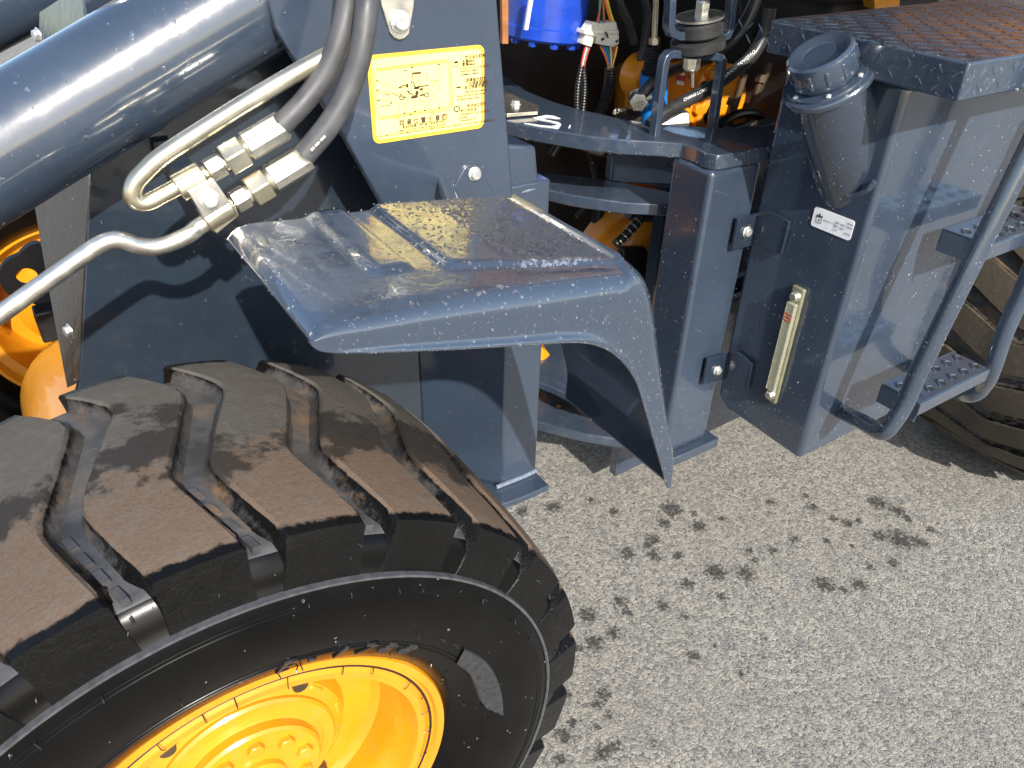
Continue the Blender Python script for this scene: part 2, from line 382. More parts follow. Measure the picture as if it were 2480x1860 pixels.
for (x, y, r) in STAINS:
    c = at((x*1.1211, y*1.1211), 2, 0); e = at(((x+r)*1.1211, y*1.1211), 2, 0); rad = np.linalg.norm(e-c)*1.25
    d = np.hypot(gv[:, 0]-c[0], gv[:, 1]-c[1]); st = np.maximum(st, np.clip(1.25-d/rad*.9, 0, 1))
a = gme.attributes.new('stain', 'FLOAT', 'POINT'); a.data.foreach_set('value', st.astype(np.float32))
ground = bpy.data.objects.new('ground', gme); COL.objects.link(ground); ground['kind'] = 'structure'
ground['label'] = 'coarse grey asphalt yard with small dark oil spots'; ground['category'] = 'ground'
def asphalt():
    m, t, b = new_mat('asphalt')
    pos = N(t, 'ShaderNodeNewGeometry').outputs['Position']
    wn = N(t, 'ShaderNodeTexNoise'); wn.inputs['Scale'].default_value = 60; wn.inputs['Detail'].default_value = 2; t.links.new(pos, wn.inputs['Vector'])
    va = N(t, 'ShaderNodeVectorMath', operation='MULTIPLY_ADD'); t.links.new(wn.outputs['Color'], va.inputs[0]); va.inputs[1].default_value = (.010,)*3; t.links.new(pos, va.inputs[2])
    def vor(scale, feat):
        v = N(t, 'ShaderNodeTexVoronoi', feature=feat); v.inputs['Scale'].default_value = scale; t.links.new(va.outputs[0], v.inputs['Vector']); return v
    v1 = vor(95, 'F1'); v2 = vor(95, 'DISTANCE_TO_EDGE'); 
    n1 = noise(t, 150, 4, .7); n2 = noise(t, 2.2, 4); n3 = noise(t, 420, 3, .6)
    sep = N(t, 'ShaderNodeSeparateColor'); t.links.new(v1.outputs['Color'], sep.inputs[0])
    stone = ramp(t, sep.outputs[0], [(.0, (.105, .108, .115)), (.35, (.20, .195, .18)), (.7, (.29, .275, .24)), (1, (.36, .34, .29))])
    stone = mixc(t, mapr(t, n1, .42, .62, 0, .75, True), stone, (.31, .29, .245))
    gap = mth(t, 'MULTIPLY', mapr(t, v2.outputs['Distance'], .0, .11, 1, 0, True), mapr(t, n1, .38, .58, 1, .1, True))
    pit = mapr(t, noise(t, 135, 3, .65, dist=.8), .565, .63, 0, 1, True)
    dark = mth(t, 'MAXIMUM', mth(t, 'MULTIPLY', gap, .4), mth(t, 'MULTIPLY', pit, .85))
    col = mixc(t, dark, stone, (.045, .043, .042))  # pore shadows painted into the colour, along with dark stone joints
    col = mixc(t, mapr(t, n2, .35, .7, 0, .35), col, (.20, .185, .16))
    sa = N(t, 'ShaderNodeAttribute', attribute_name='stain')
    sf = mapr(t, mth(t, 'ADD', sa.outputs['Fac'], mth(t, 'MULTIPLY', mth(t, 'SUBTRACT', noise(t, 85, 4, .7), .5), 2.2)), .48, 1.0, 0, 1, True)
    sf = mth(t, 'MULTIPLY', sf, mapr(t, sa.outputs['Fac'], .02, .35, 0, .8, True))
    col = mixc(t, sf, col, (.014, .012, .011))
    t.links.new(col, b.inputs['Base Color'])
    t.links.new(mapr(t, sf, 0, 1, .85, .45), b.inputs['Roughness']); b.inputs['Specular IOR Level'].default_value = .3
    hgt = mth(t, 'ADD', mapr(t, v2.outputs['Distance'], 0, .2, 0, .4, True), mth(t, 'SUBTRACT', mth(t, 'ADD', mth(t, 'MULTIPLY', n1, .9), mth(t, 'MULTIPLY', n3, .4)), pit))
    bump(t, b, hgt, .6, .004); return m
gme.materials.append(asphalt())

# ------------------------------------------------------------ the loader
L = bpy.data.objects.new('wheel_loader', None); COL.objects.link(L)
L['label'] = 'slate blue and yellow articulated wheel loader, wet with raindrops, parked on asphalt'; L['category'] = 'wheel loader'
L.location = (0, 0, 0)
XC, ZC, Y0, YI = .037, .53, .627, 1.04     # front wheel axis and tread edges
XR = 2.71                                  # rear axle
YMID = 1.68

# ---- wheels -------------------------------------------------
def tyre_profile():
    W = YI-Y0
    half = [(.270, .062), (.281, .036), (.292, .017), (.312, .002), (.335, -.008), (.365, -.016), (.405, -.022), (.440, -.021), (.4535, -.017), (.4545, -.0165), (.4575, -.012), (.474, -.008), (.490, -.003), (.501, .007), (.507, .018)]
    oth = [(r, W-h) for r, h in half[::-1]]
    return half+[(.511, .045), (.513, .12), (.513, W/2), (.513, W-.12), (.511, W-.045)]+oth
STUD = 47.0
LUGN = 24; STEPA = 360/LUGN
EDGE_Y = np.array([Y0, .70, .772, .86, .948, .995, YI]); 
LFT = np.array([10.6, 7.9, 5.6, 9.2, 13.2, 9.8, 5.9])-.35
RGT = np.array([20.2, 17.6, 15.2, 18.6, 21.7, 18.2, 14.6])+.35
def lug_mesh(nt_=22, nu=9):
    ys = np.linspace(Y0, YI, nt_)
    k = np.array([1, 2, 1.0])/4
    def sm(a):
        f = np.interp(np.linspace(Y0, YI, 90), EDGE_Y, a); p = np.pad(f, 4, mode='edge'); p = np.convolve(p, np.ones(9)/9, 'valid'); return np.interp(ys, np.linspace(Y0, YI, 90), p)
    lf, rg = sm(LFT), sm(RGT); V = []; tops = []; F = []
    def pt(a, y, r): a = math.radians(a); return (r*math.sin(a), y-Y0, r*math.cos(a))
    def rt(y): q = abs((y-(Y0+YI)/2)/((YI-Y0)/2)); return .5375-.010*q**3
    us = np.concatenate([[0, .035], np.linspace(.08, .92, nu-4), [.965, 1]])
    for i, y in enumerate(ys):
        for j, u in enumerate(us):
            a = lf[i]+(rg[i]-lf[i])*u; r = rt(y)
            if j in (0, len(us)-1): r -= .0035
            if i in (0, len(ys)-1): r -= .002
            V.append(pt(a, y, r)); q = (y-Y0)/(YI-Y0); tops.append((.15 if i in (0, len(ys)-1) else (.86 if j in (0, len(us)-1) else 1.0), q, 0, 1))
    m = len(us)
    for i in range(nt_-1):
        for j in range(m-1): F.append((i*m+j, i*m+j+1, (i+1)*m+j+1, (i+1)*m+j))
    loop = [i*m for i in range(nt_)] + [(nt_-1)*m+j for j in range(1, m)] + [i*m+m-1 for i in range(nt_-2, -1, -1)] + [j for j in range(m-2, 0, -1)]
    n = len(loop); prev = loop
    for ring, (rr_, sp, lw) in enumerate(((.5290, .12, .55), (.5200, .4, .9), (.5150, .85, 1.0), (.5080, 1.7, 1.0))):
        cur = []
        for q in loop:
            x, y, z = V[q]; i, j = divmod(q, m); a0 = math.degrees(math.atan2(x, z)); yy = y+Y0; l_ = lw*(.45+.55*min(1, max(0, (y/(YI-Y0)-.08)/.25)))
            spread = -sp if j == 0 else (sp if j == m-1 else 0); r = rr_
            tt = (.25, .5, .75, 1)[ring]
            if i in (0, nt_-1): r = .5275+(.456-.5275)*tt; yy = (Y0-.013*tt) if i == 0 else (YI+.013*tt); l_ = 0; spread *= .35
            elif i in (1, nt_-2): r = rr_-.006*tt; spread *= .7
            V.append(pt(a0+spread, yy, r)); tops.append(((.5 if ring == 0 and 0 < i < nt_-1 else 0), (yy-Y0)/(YI-Y0), l_, 1)); cur.append(len(V)-1)
        for i in range(n): F.append((prev[i], prev[(i+1) % n], cur[(i+1) % n], cur[i]))
        prev = cur
    nbar0 = len(F)
    # wear bars standing in the groove beside the block
    for kbar, t_ in enumerate((.30, .215, .13, .05)):
        y = Y0+t_*(YI-Y0); al = np.interp(y, ys, lf)-2.9
        for (dy0, dy1) in ((-.011, .011),):
            b = len(V); 
            for r in (.500, (.5165, .5165, .5155, .513)[kbar]):
                for (da, dy) in ((-.5+.30, dy0), (.5+.30, dy0), (.5-.42, dy1), (-.5-.42, dy1)): V.append(pt(al+da, y+dy, r)); tops.append((.25, .1, 1, 1))
            F += [(b, b+1, b+5, b+4), (b+1, b+2, b+6, b+5), (b+2, b+3, b+7, b+6), (b+3, b, b+4, b+7), (b+4, b+5, b+6, b+7)]
    me = bpy.data.meshes.new('tread_block'); me.from_pydata(V, [], F)
    bm = bmesh.new(); bm.from_mesh(me); bmesh.ops.recalc_face_normals(bm, faces=bm.faces); bm.to_mesh(me); bm.free()
    for p in me.polygons:
        if p.index >= nbar0: p.material_index = 1
    ca = me.color_attributes.new('top', 'FLOAT_COLOR', 'POINT'); ca.data.foreach_set('color', np.array(tops, np.float32).ravel())
    for p in me.polygons: p.use_smooth = True
    me.set_sharp_from_angle(angle=math.radians(32)); return me
LUG = lug_mesh(); LUG.materials.append(M_TREAD); LUG.materials.append(M_GROOVE)
LUGR = LUG.copy(); LUGR.materials.clear(); LUGR.materials.append(M_TREADR); LUGR.materials.append(M_GROOVE)
def make_wheel(cx, flip, y_out, lugme, rot0=0, detail=True):
    """wheel part: disc/rim mesh at its axle; tyre, blocks and nuts under it. Local +Y runs from the outer face inwards."""
    mb = MB()
    prof = [(.262, .115), (.268, .052), (.284, .040), (.2865, .030), (.283, .024), (.272, .024), (.268, .031), (.262, .0305), (.2600, .034), (.252, .030), (.241, .031), (.238, .037), (.234, .06), (.226, .075), (.222, .10), (.219, .128),
            (.208, .140), (.17, .142), (.11, .142), (.11, .152), (.17, .154), (.222, .155), (.228, .17), (.232, .32), (.238, .34), (.252, .345), (.262, .35), (.284, .363), (.2865, .372), (.282, .378), (.272, .378), (.262, .35), (.250, .33)]
    mb.lathe(prof, (0, 0, 0), (0, 1, 0), 96)
    wh = finish('wheel', mb, M_YEL, L, ang=30, fixn=False)
    wh.location = (cx, y_out, ZC); wh.rotation_euler = (0, 0, math.pi if flip else 0)
    ty = MB(); ty.lathe(tyre_profile(), (0, 0, 0), (0, 1, 0), 120)
    t = finish('tyre', ty, [M_SIDE, M_GROOVE], wh, ang=50)
    for p in t.data.polygons:
        c = p.center; r = math.hypot(c.x, c.z)
        if r > .4995: p.material_index = 1
    # hub
    hb = MB(); hb.lathe([(.0, .066), (.035, .066), (.042, .070), (.043, .078), (.096, .080), (.100, .084), (.100, .098), (.104, .100), (.128, .102), (.132, .106), (.132, .117), (.128, .120), (.112, .122), (.112, .146)], (0, 0, 0), (0, 1, 0), 72)
    finish('hub', hb, M_YEL, wh, ang=30)
    for k in range(10):
        a = 2*math.pi*(k+.3)/10
        bolt((.075*math.cos(a), .0805, .075*math.sin(a)), (0, -1, 0), .0125, M_YEL, wh, .011, 'hub_bolt', False, k)
    if detail:
        for k in range(12):   # ribs between hub flange and disc
            a = 2*math.pi*k/12+.1; e = np.array((math.cos(a), 0, math.sin(a))); g = np.array((-math.sin(a), 0, math.cos(a)))
            finish('hub_lug', MB().box(e*.125+np.array((0, .130, 0)), (e, (0, 1, 0), g), (.045, .03, .028)), M_YEL, wh, bevel=.004)
        for k in (57, 124, 236, 303):
            a = math.radians(k); p = np.array((.166*math.cos(a), .1415, .166*math.sin(a)))
            q = finish('wheel_stud', MB().cone(p, p-np.array((0, .05, 0)), .0125, .0115, 16).cone(p, p-np.array((0, .022, 0)), .021, .021, 6), M_BRONZE, wh, bevel=.001)
        mbk = MB()   # rubber flash hairs and trim line on the rim
        for k in range(26):
            a = 2*math.pi*k/26+rng.random()*.2; e = np.array((math.cos(a), 0, math.sin(a))); ln = .006+.014*rng.random()
            mbk.tube([e*.2635+np.array((0, .0285, 0)), e*(.2635-ln*.5)+np.array((0, .024, 0)), e*(.2635-ln)+np.array((.003*rng.random(), .026, 0))], .0007, 4, 2)
        mbk.lathe([(.2655, .0312), (.2625, .0295), (.2605, .0312)], (0, 0, 0), (0, 1, 0), 96)
        finish('rubber_flash', mbk, M_BLACK, wh)
    for k in range(LUGN):
        o = bpy.data.objects.new('tread_block', lugme); COL.objects.link(o); o.parent = wh; o.rotation_euler = (0, math.radians(k*STEPA+rot0), 0)
    return wh, t
wheel, tyre = make_wheel(XC, False, Y0, LUG)
# moulded letters, rib mark and rubber hairs of the near tyre
def on_side(a, r, lift=.0):
    prof = np.array(tyre_profile()[:15]); h = np.interp(r, prof[:, 0], prof[:, 1]); a = math.radians(a)
    return np.array((r*math.sin(a), h-lift, r*math.cos(a)))
M_LET = simple('letter_rubber', (.03, .03, .031), .3, 0, .3, 90)  # paler than the sidewall, painted as if the raised letters catch sun
def arc_text(txt, a0, r, size, step):
    for i, ch in enumerate(txt):
        if ch == ' ': continue
        a = a0+i*step; p = on_side(a, r, .0006); q = on_side(a, r+.02, .0006); ar = math.radians(a)
        ex = np.array((math.cos(ar), 0, -math.sin(ar))); ey = (q-p)/np.linalg.norm(q-p)
        text_mesh(ch, size, p, ex, ey+ex*.35, M_LET, wheel, 'moulded_letter', 'CENTER', .0022)
arc_text('E-1788', 10, .316, .038, 6.2)
KW = crop(600, 1335, 800)
def side_px(p, lift):
    P = at(p, 1, Y0-.018); return on_side(math.degrees(math.atan2(P[0]-XC, P[2]-ZC)), math.hypot(P[0]-XC, P[2]-ZC), lift)
oa = smooth_path([(1452, 655, 0), (1560, 705, 0), (1650, 800, 0), (1705, 950, 0), (1716, 1098, 0)], 5); ia = smooth_path([(1412, 785, 0), (1495, 850, 0), (1545, 950, 0), (1567, 1020, 0), (1605, 1068, 0)], 5)
mb = MB(); V = []
for o_, i_ in zip(oa, ia):
    for u in (0, .06, .5, .94, 1): q_ = o_*(1-u)+i_*u; V.append(side_px(KW(q_[0], q_[1]), -.001 if u in (0, 1) else .0035))
mb.add(V, [(i*5+j, i*5+j+1, (i+1)*5+j+1, (i+1)*5+j) for i in range(len(oa)-1) for j in range(4)])
M_RSH = simple('scuffed_rubber', (.028, .029, .032), .3, 0, .4, 120, .3)
finish('scuff_pad', mb, M_RSH, wheel)
mb = MB()
for k in range(46):
    a = rng.uniform(-35, 110); r = rng.choice([.31, .36, .44, .448, .475, .485, .5]); p = on_side(a, r) if r < .46 else np.array((r*math.sin(math.radians(a)), -.004, r*math.cos(math.radians(a))))
    d = np.array((rng.normal(0, .5), -1, rng.normal(-.4, .4))); d /= np.linalg.norm(d); l = rng.uniform(.003, .008)
    mb.tube([p+d*0, p+d*l*.6, p+d*l+np.array((0, 0, -.003))], .0009, 5, 2)
finish('rubber_hair', mb, M_BLACK, wheel)['kind'] = 'stuff'
mb = MB(); mb.lathe([(.4530, -.0178), (.4545, -.0200), (.4575, -.0195), (.4585, -.0120)], (0, 0, 0), (0, 1, 0), 160)
finish('seam_bead', mb, simple('seam_rubber', (.06, .06, .065), .35, 0, .3, 90), wheel)
YFAR = 2*YMID-Y0
mb = MB()
for r_, w_ in ((.335, .0016), (.3415, .0012), (.432, .0012), (.438, .0009)):
    p0 = on_side(0, r_-w_, -.0004); p1 = on_side(0, r_, w_*.8); p2 = on_side(0, r_+w_, -.0004); mb.lathe([(q_[2], q_[1]) for q_ in (p0, p1, p2)], (0, 0, 0), (0, 1, 0), 140)
finish('sidewall_rib', mb, M_SIDE, wheel)['kind'] = 'stuff'
droplets(tyre, 150, .0009, .0022, lambda p, n: n[1] < -.3 and math.hypot(p[0], p[2]) < .5, .6, wheel)
wheel2, _ = make_wheel(XC, True, YFAR, LUG, 3, False)
wheel3, _ = make_wheel(XR, False, Y0, LUGR, 6, False)
wheel4, _ = make_wheel(XR, True, YFAR, LUGR, 6, False)
# axles
mb = MB(); mb.lathe([(.11, .10), (.15, .12), (.17, .16), (.17, .2), (.10, .26), (.085, .6), (.12, .75), (.2, .83), (.2, 1.25), (.12, 1.35), (.085, 1.5), (.10, 1.82), (.17, 1.88), (.17, 1.93), (.15, 1.97), (.11, 2.0)], (XC, Y0, ZC), (0, 1, 0), 40)
finish('axle', mb, M_YEL, L, ang=30)
mb = MB(); mb.lathe([(.11, .10), (.15, .12), (.17, .16), (.17, .2), (.10, .26), (.085, .6), (.12, .75), (.2, .83), (.2, 1.25), (.12, 1.35), (.085, 1.5), (.10, 1.82), (.17, 1.88), (.17, 1.93), (.15, 1.97), (.11, 2.0)], (XR, Y0, ZC), (0, 1, 0), 40)
finish('axle', mb, M_YEL, L, ang=30)

# ---- front frame ---------------------------------------------
YD, YT = 1.18, 1.38        # tower plate with the chart, big inner side plate
def pxpoly(pts, ax, val): return [at(p, ax, val) for p in pts]
# big side plate
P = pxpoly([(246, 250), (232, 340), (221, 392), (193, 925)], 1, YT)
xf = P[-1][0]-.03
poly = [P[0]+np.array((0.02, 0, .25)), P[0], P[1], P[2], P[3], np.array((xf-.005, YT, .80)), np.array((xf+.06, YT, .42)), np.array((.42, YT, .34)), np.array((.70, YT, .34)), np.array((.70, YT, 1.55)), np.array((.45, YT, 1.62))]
side_plate = finish('side_plate', MB().prism(poly, (0, .02, 0)), M_BLUE_SHADE, L, bevel=.002)
# lower post: slanted face and square end
e_top = at((1233, 860), 1, 1.22); e_bot = at((1209, 1118), 1, 1.22); r_top = at((1308, 860), 1, 1.22); r_bot = at((1301, 1140), 1, 1.22)
xe = (e_top[0]+e_bot[0])/2; xrr = (r_top[0]+r_bot[0])/2; zb = at((1298, 1140.5), 1, 1.22)[2]; b_in = at((1016, 860), 1, YT-.006)
post_poly = [np.array((b_in[0], YT-.004, zb)), np.array((xe, 1.22, zb)), np.array((xrr, 1.22, zb)), np.array((xrr, 1.46, zb)), np.array((b_in[0], 1.46, zb))]
frame_post = finish('frame_post', MB().prism(post_poly, (0, 0, 1.14-zb)), M_BLUE, L, bevel=.004)
zbp = zb-.004
bp = [at((1265, 1204), 2, zbp), at((1330, 1175), 2, zbp)]
poly = [bp[0]+np.array((-.25, .02, 0)), bp[0], bp[1], np.array((bp[1][0], 1.60, zbp)), np.array((b_in[0], 1.60, zbp))]
base_plate = finish('base_plate', MB().prism(poly, (0, 0, -.018)), M_BLUE, frame_post, bevel=.002)
finish('weld_bead', MB().tube([(xe-.02, 1.218, zb+.002), (xe+.03, 1.216, zb+.003), (xrr-.03, 1.217, zb+.002), (xrr, 1.219, zb+.003)], .006, 8, 5), simple('fresh_weld_paint', (.14, .17, .23), .25, 0, .3, 200, .5), frame_post)
# tower plate carrying the chart
edge = [K2(160, 0), K2(210, 210), K2(450, 600), K2(760, 1080), K2(1030, 1560)]
poly = pxpoly(edge, 1, YD); rgt = pxpoly([(1242, 468), (1204, 0)], 1, YD)
top = [rgt[1]+np.array((-.03, 0, .45)), poly[0]+np.array((-.02, 0, .45))]
poly = poly+[np.array((poly[-1][0]+.06, YD, .98)), np.array((rgt[0][0]+.01, YD, .98)), rgt[0], rgt[1]]+top
tower = finish('tower_plate', MB().prism(poly, (0, .025, 0)), M_BLUE, L, bevel=.003)
# inner twin and cross members so that the tower is a box
tw2 = tower.copy(); tw2.data = tower.data; COL.objects.link(tw2); tw2.location = (0, .72, 0)
finish('cross_tube', MB().cone((.55, 1.22, 1.78), (.55, 2.1, 1.78), .06, .06, 24), M_BLUE, L)
# front cross plate seen edge on at the left, wet and glossy
q = [at((221, 392), 1, YT), at((193, 925), 1, YT)]
tp = q[0]+(q[0]-q[1])*.75
FP = [q[1], tp+np.array((.03, 0, 0)), at((95, 30), 1, 1.66), at((80, 480), 1, 1.66), at((119, 707), 1, 1.60), at((163, 940), 1, 1.50)]
cross_plate = finish('cross_plate', MB().prism(FP, (.012, .004, 0)), streak_mat(), L, bevel=.001)
finish('ridge', MB().tube([at((172, 60), 1, 1.54), at((176, 420), 1, 1.50), at((182, 900), 1, 1.44)], .004, 8, 4), M_BLUE, cross_plate)
bolt(at((189, 797), 1, 1.40)+np.array((-.012, 0, 0)), (-1, -.3, 0), .011, M_BOLT, cross_plate)
bolt(at((113, 84), 1, 1.62)+np.array((-.012, 0, 0)), (-1, -.3, 0), .010, M_BOLT, cross_plate)
# ear bracket with a hole, in front of the far rim
def ear(name, outline, hole, y, thick, mat):
    """plate in a Y plane with a round hole: outline and hole in photo pixels"""
    O = [at(p, 1, y) for p in outline]; c = at(hole[0], 1, y); r = np.linalg.norm(at((hole[0][0]+hole[1], hole[0][1]), 1, y)-c)
    ang = [math.atan2(p[2]-c[2], p[0]-c[0]) for p in O]; order = np.argsort(ang); n = 48; V = []; A = np.array(ang)[order]; Rr = np.array([math.hypot(O[i][0]-c[0], O[i][2]-c[2]) for i in order])
    for k in range(n):
        a_ = -math.pi+2*math.pi*k/n; ro = np.interp(a_, A, Rr, period=2*math.pi)
        V += [(c[0]+ro*math.cos(a_), y, c[2]+ro*math.sin(a_)), (c[0]+r*math.cos(a_), y, c[2]+r*math.sin(a_))]
    V += [(x, yy+thick, z) for (x, yy, z) in V]; N2 = 2*n; F = []
    for k in range(n):
        a_, b_ = 2*k, 2*((k+1) % n)
        F += [(a_, b_, b_+1, a_+1), (a_+N2, a_+1+N2, b_+1+N2, b_+N2), (a_, a_+N2, b_+N2, b_), (a_+1, b_+1, b_+1+N2, a_+1+N2)]
    return finish(name, MB().add(V, F), mat, L, bevel=.001)
ear('pin_ear', [(-2, 672), (8, 640), (45, 620), (90, 588), (128, 620), (136, 690), (120, 745), (66, 728), (18, 712)], ((66, 672), 27), 1.75, .02, M_DARK)
finish('pin_block', MB().box(at((119, 780), 1, 1.72), np.eye(3), (.045, .05, .07)), M_BLACK, L, bevel=.004)
# lift arm tube
c0 = at((-60, 398), 1, 1.28); c1 = at((660, -33), 1, 1.28); dv = (c1-c0)
c0 = c0-dv*.9; c1 = c1+dv*.12
dpx = np.linalg.norm(at((100, 303+128), 1, 1.28)-at((100, 303-128), 1, 1.28))
RARM = .084
lift_arm = finish('lift_arm', MB().cone(c0, c1, RARM, RARM, 72), M_ARM, L)
finish('weld_strip', MB().tube([at(K1(890, 1070), 1, 1.262), at(K1(1250, 865), 1, 1.262), at(K1(1930, 465), 1, 1.262), at(K1(2150, 340), 1, 1.262)], .0028, 8, 4), M_ZINCY, lift_arm)
mbw = MB()
for k in range(34):
    t_ = k/33; p = at(K1(1150+850*t_+rng.normal(0, 8), 935-500*t_+rng.normal(0, 5)), 1, 1.262); r = rng.uniform(.002, .0042)
    mbw.lathe([(0.0001, r*1.2), (r*.7, r*.8), (r, 0), (r*.75, -r*.8), (.0001, -r*1.2)], p, (0, 0, 1), 8)
finish('water_drip', mbw, M_WATER, lift_arm)['kind'] = 'stuff'
lo = at(K1(640, 1290), 1, 1.30)
gus = pxpoly([K1(640, 1110), K1(880, 1085), K1(700, 1240), K1(300, 1450), K1(60, 1560), K1(420, 1330)], 1, 1.28)
finish('arm_gusset', MB().prism(gus, (0, .03, 0)), M_BLUE, lift_arm, bevel=.002)
# far lift arm and tower
f0 = at((-90, 40), 1, 2.05); f1 = at((130, -70), 1, 2.05); fd = f1-f0
finish('lift_arm', MB().cone(f0-fd*.9, f1+fd*2, .084, .084, 32), M_BLUE, L)
finish('rod_strip', MB().prism(pxpoly([(225, -40), (247, -40), (245, 70), (222, 80)], 1, 1.70), (0, .01, 0)), M_BRN, L)
finish('arm_bracket', MB().prism(pxpoly([(250, -40), (420, -40), (330, 40), (247, 62)], 1, 1.72), (0, .02, 0)), M_BLUE, L, bevel=.002)

# chart decal
yd = YD-.0012
DC = [at((892, 143), 1, yd), at((1171, 112), 1, yd), at((1174, 300), 1, yd), at((905, 353), 1, yd)]
z_t = (DC[0][2]+DC[1][2])/2+.004; z_b = (DC[2][2]+DC[3][2])/2-.002; x_l = min(DC[0][0], DC[3][0]); x_r = (DC[1][0]+DC[2][0])/2
def rrect(x0, x1, z0, z1, r, y, n=6):
    out = []
    for cx, cz, a0 in ((x1-r, z1-r, 0), (x0+r, z1-r, 90), (x0+r, z0+r, 180), (x1-r, z0+r, 270)):
        for k in range(n+1):
            a_ = math.radians(a0+90*k/n); out.append((cx+r*math.cos(a_), y, cz+r*math.sin(a_)))
    return out
chart = finish('chart_decal', MB().prism(rrect(x_l, x_r, z_b, z_t, .012, yd), (0, .001, 0)), M_DECALB, L, smooth=False)
finish('decal_field', MB().add(rrect(x_l+.006, x_r-.006, z_b+.006, z_t-.006, .009, yd-.0006), [tuple(range(28))]), M_DECAL, chart, smooth=False)
yi = yd-.0012; NY = np.array((0, -1.0, 0))
def dl(mb, pts, w):
    P = [at(KD(*p), 1, yi) for p in pts]
    for a_, b_ in zip(P[:-1], P[1:]): mb.quadline(a_, b_, w*1.35, NY)
def circ(mb, c, r, w, n=18, ry=None): dl(mb, [(c[0]+r*math.cos(2*math.pi*k/n), c[1]+(ry or r)*math.sin(2*math.pi*k/n)) for k in range(n+1)], w)
def blob(mb, c, rx, ry): mb.add([at(KD(c[0]+rx*math.cos(2*math.pi*k/10), c[1]+ry*math.sin(2*math.pi*k/10)-.15*rx*math.cos(2*math.pi*k/10)), 1, yi) for k in range(10)], [tuple(range(10))])
pale = MB()
for off in (0, 22, 44):
    dl(pale, [(260+off, 560+off), (330+off, 500+off*.7), (1450-off, 350+off), (1520-off, 420+off), (1540-off, 1090-off), (1470-off, 1150-off), (370+off, 1300-off), (300+off, 1230-off), (260+off, 560+off)], .0009)
finish('frame_lines', pale, M_LINE, chart, smooth=False, fixn=False)
ink = MB()
for a_, b_ in (((340, 690), (610, 800)), ((350, 845), (620, 890)), ((370, 995), (560, 1010)), ((790, 525), (800, 750)), ((895, 475), (910, 560)), ((1320, 430), (1300, 700)), ((700, 1060), (680, 1260)), ((850, 990), (780, 1190)), ((945, 1000), (945, 1170)), ((1030, 990), (1020, 1200)), ((1080, 1000), (1100, 1150)), ((1170, 1010), (1220, 1190)), ((1260, 900), (1330, 1110))): dl(ink, [a_, b_], .0005)
for c in ((340, 688), (350, 843), (368, 995), (795, 523), (900, 473), (1320, 427), (780, 1198), (878, 1213), (945, 1175), (1100, 1155), (1328, 1117)): blob(ink, c, 26, 10)
dl(ink, [(905, 570), (1040, 560)], .0022); dl(ink, [(905, 570), (890, 740)], .0012); dl(ink, [(1005, 570), (1005, 780)], .0008); dl(ink, [(920, 700), (940, 790), (1080, 770), (1160, 760)], .0014)
circ(ink, (735, 957), 32, .0013); circ(ink, (1130, 910), 34, .0013); circ(ink, (735, 957), 100, .0004); circ(ink, (1120, 915), 110, .0004)
for c, rx, ry in (((790, 945), 18, 14), ((720, 905), 22, 10), ((970, 805), 50, 20), ((935, 940), 60, 28), ((1060, 910), 45, 16), ((975, 880), 28, 40), ((825, 765), 16, 36), ((850, 855), 14, 14), ((1045, 820), 30, 20)): blob(ink, c, rx, ry)
dl(ink, [(820, 840), (860, 890), (920, 900)], .0014); dl(ink, [(680, 800), (760, 760), (830, 750)], .0012); dl(ink, [(680, 800), (760, 790), (820, 770)], .0007); dl(ink, [(470, 905), (520, 900), (560, 945)], .0009); dl(ink, [(600, 880), (640, 910), (700, 940)], .0008)
dl(ink, [(410, 1100), (440, 1085), (540, 1080), (570, 1030)], .001); blob(ink, (570, 1035), 14, 16); circ(ink, (1240, 730), 34, .0005); dl(ink, [(1180, 680), (1310, 680), (1325, 850)], .0005); dl(ink, [(1130, 590), (1130, 660)], .001)
for r in (0,): circ(ink, (665, 1280), 24, .0007); circ(ink, (1225, 1200), 22, .0007)
circ(ink, (1605, 1130), 42, .0012)
for k in range(10):
    a_ = 2*math.pi*k/10; dl(ink, [(1605+42*math.cos(a_), 1130+42*math.sin(a_)), (1605+54*math.cos(a_), 1130+54*math.sin(a_))], .0012)
dl(ink, [(1560, 405), (1560, 462), (1625, 460), (1625, 400)], .0007); dl(ink, [(1560, 402), (1625, 395)], .0018); dl(ink, [(1592, 370), (1592, 400)], .0022); blob(ink, (1635, 790), 44, 14); blob(ink, (1685, 786), 12, 5)
finish('chart_lines', ink, M_INKB, chart, smooth=False, fixn=False)['kind'] = 'stuff'
EX, EZ = (1, 0, 0), (0, 0, 1)
def tl(body, px, size, al='LEFT'): return (body, size, at(KD(*px), 1, yi), EX, EZ, al)
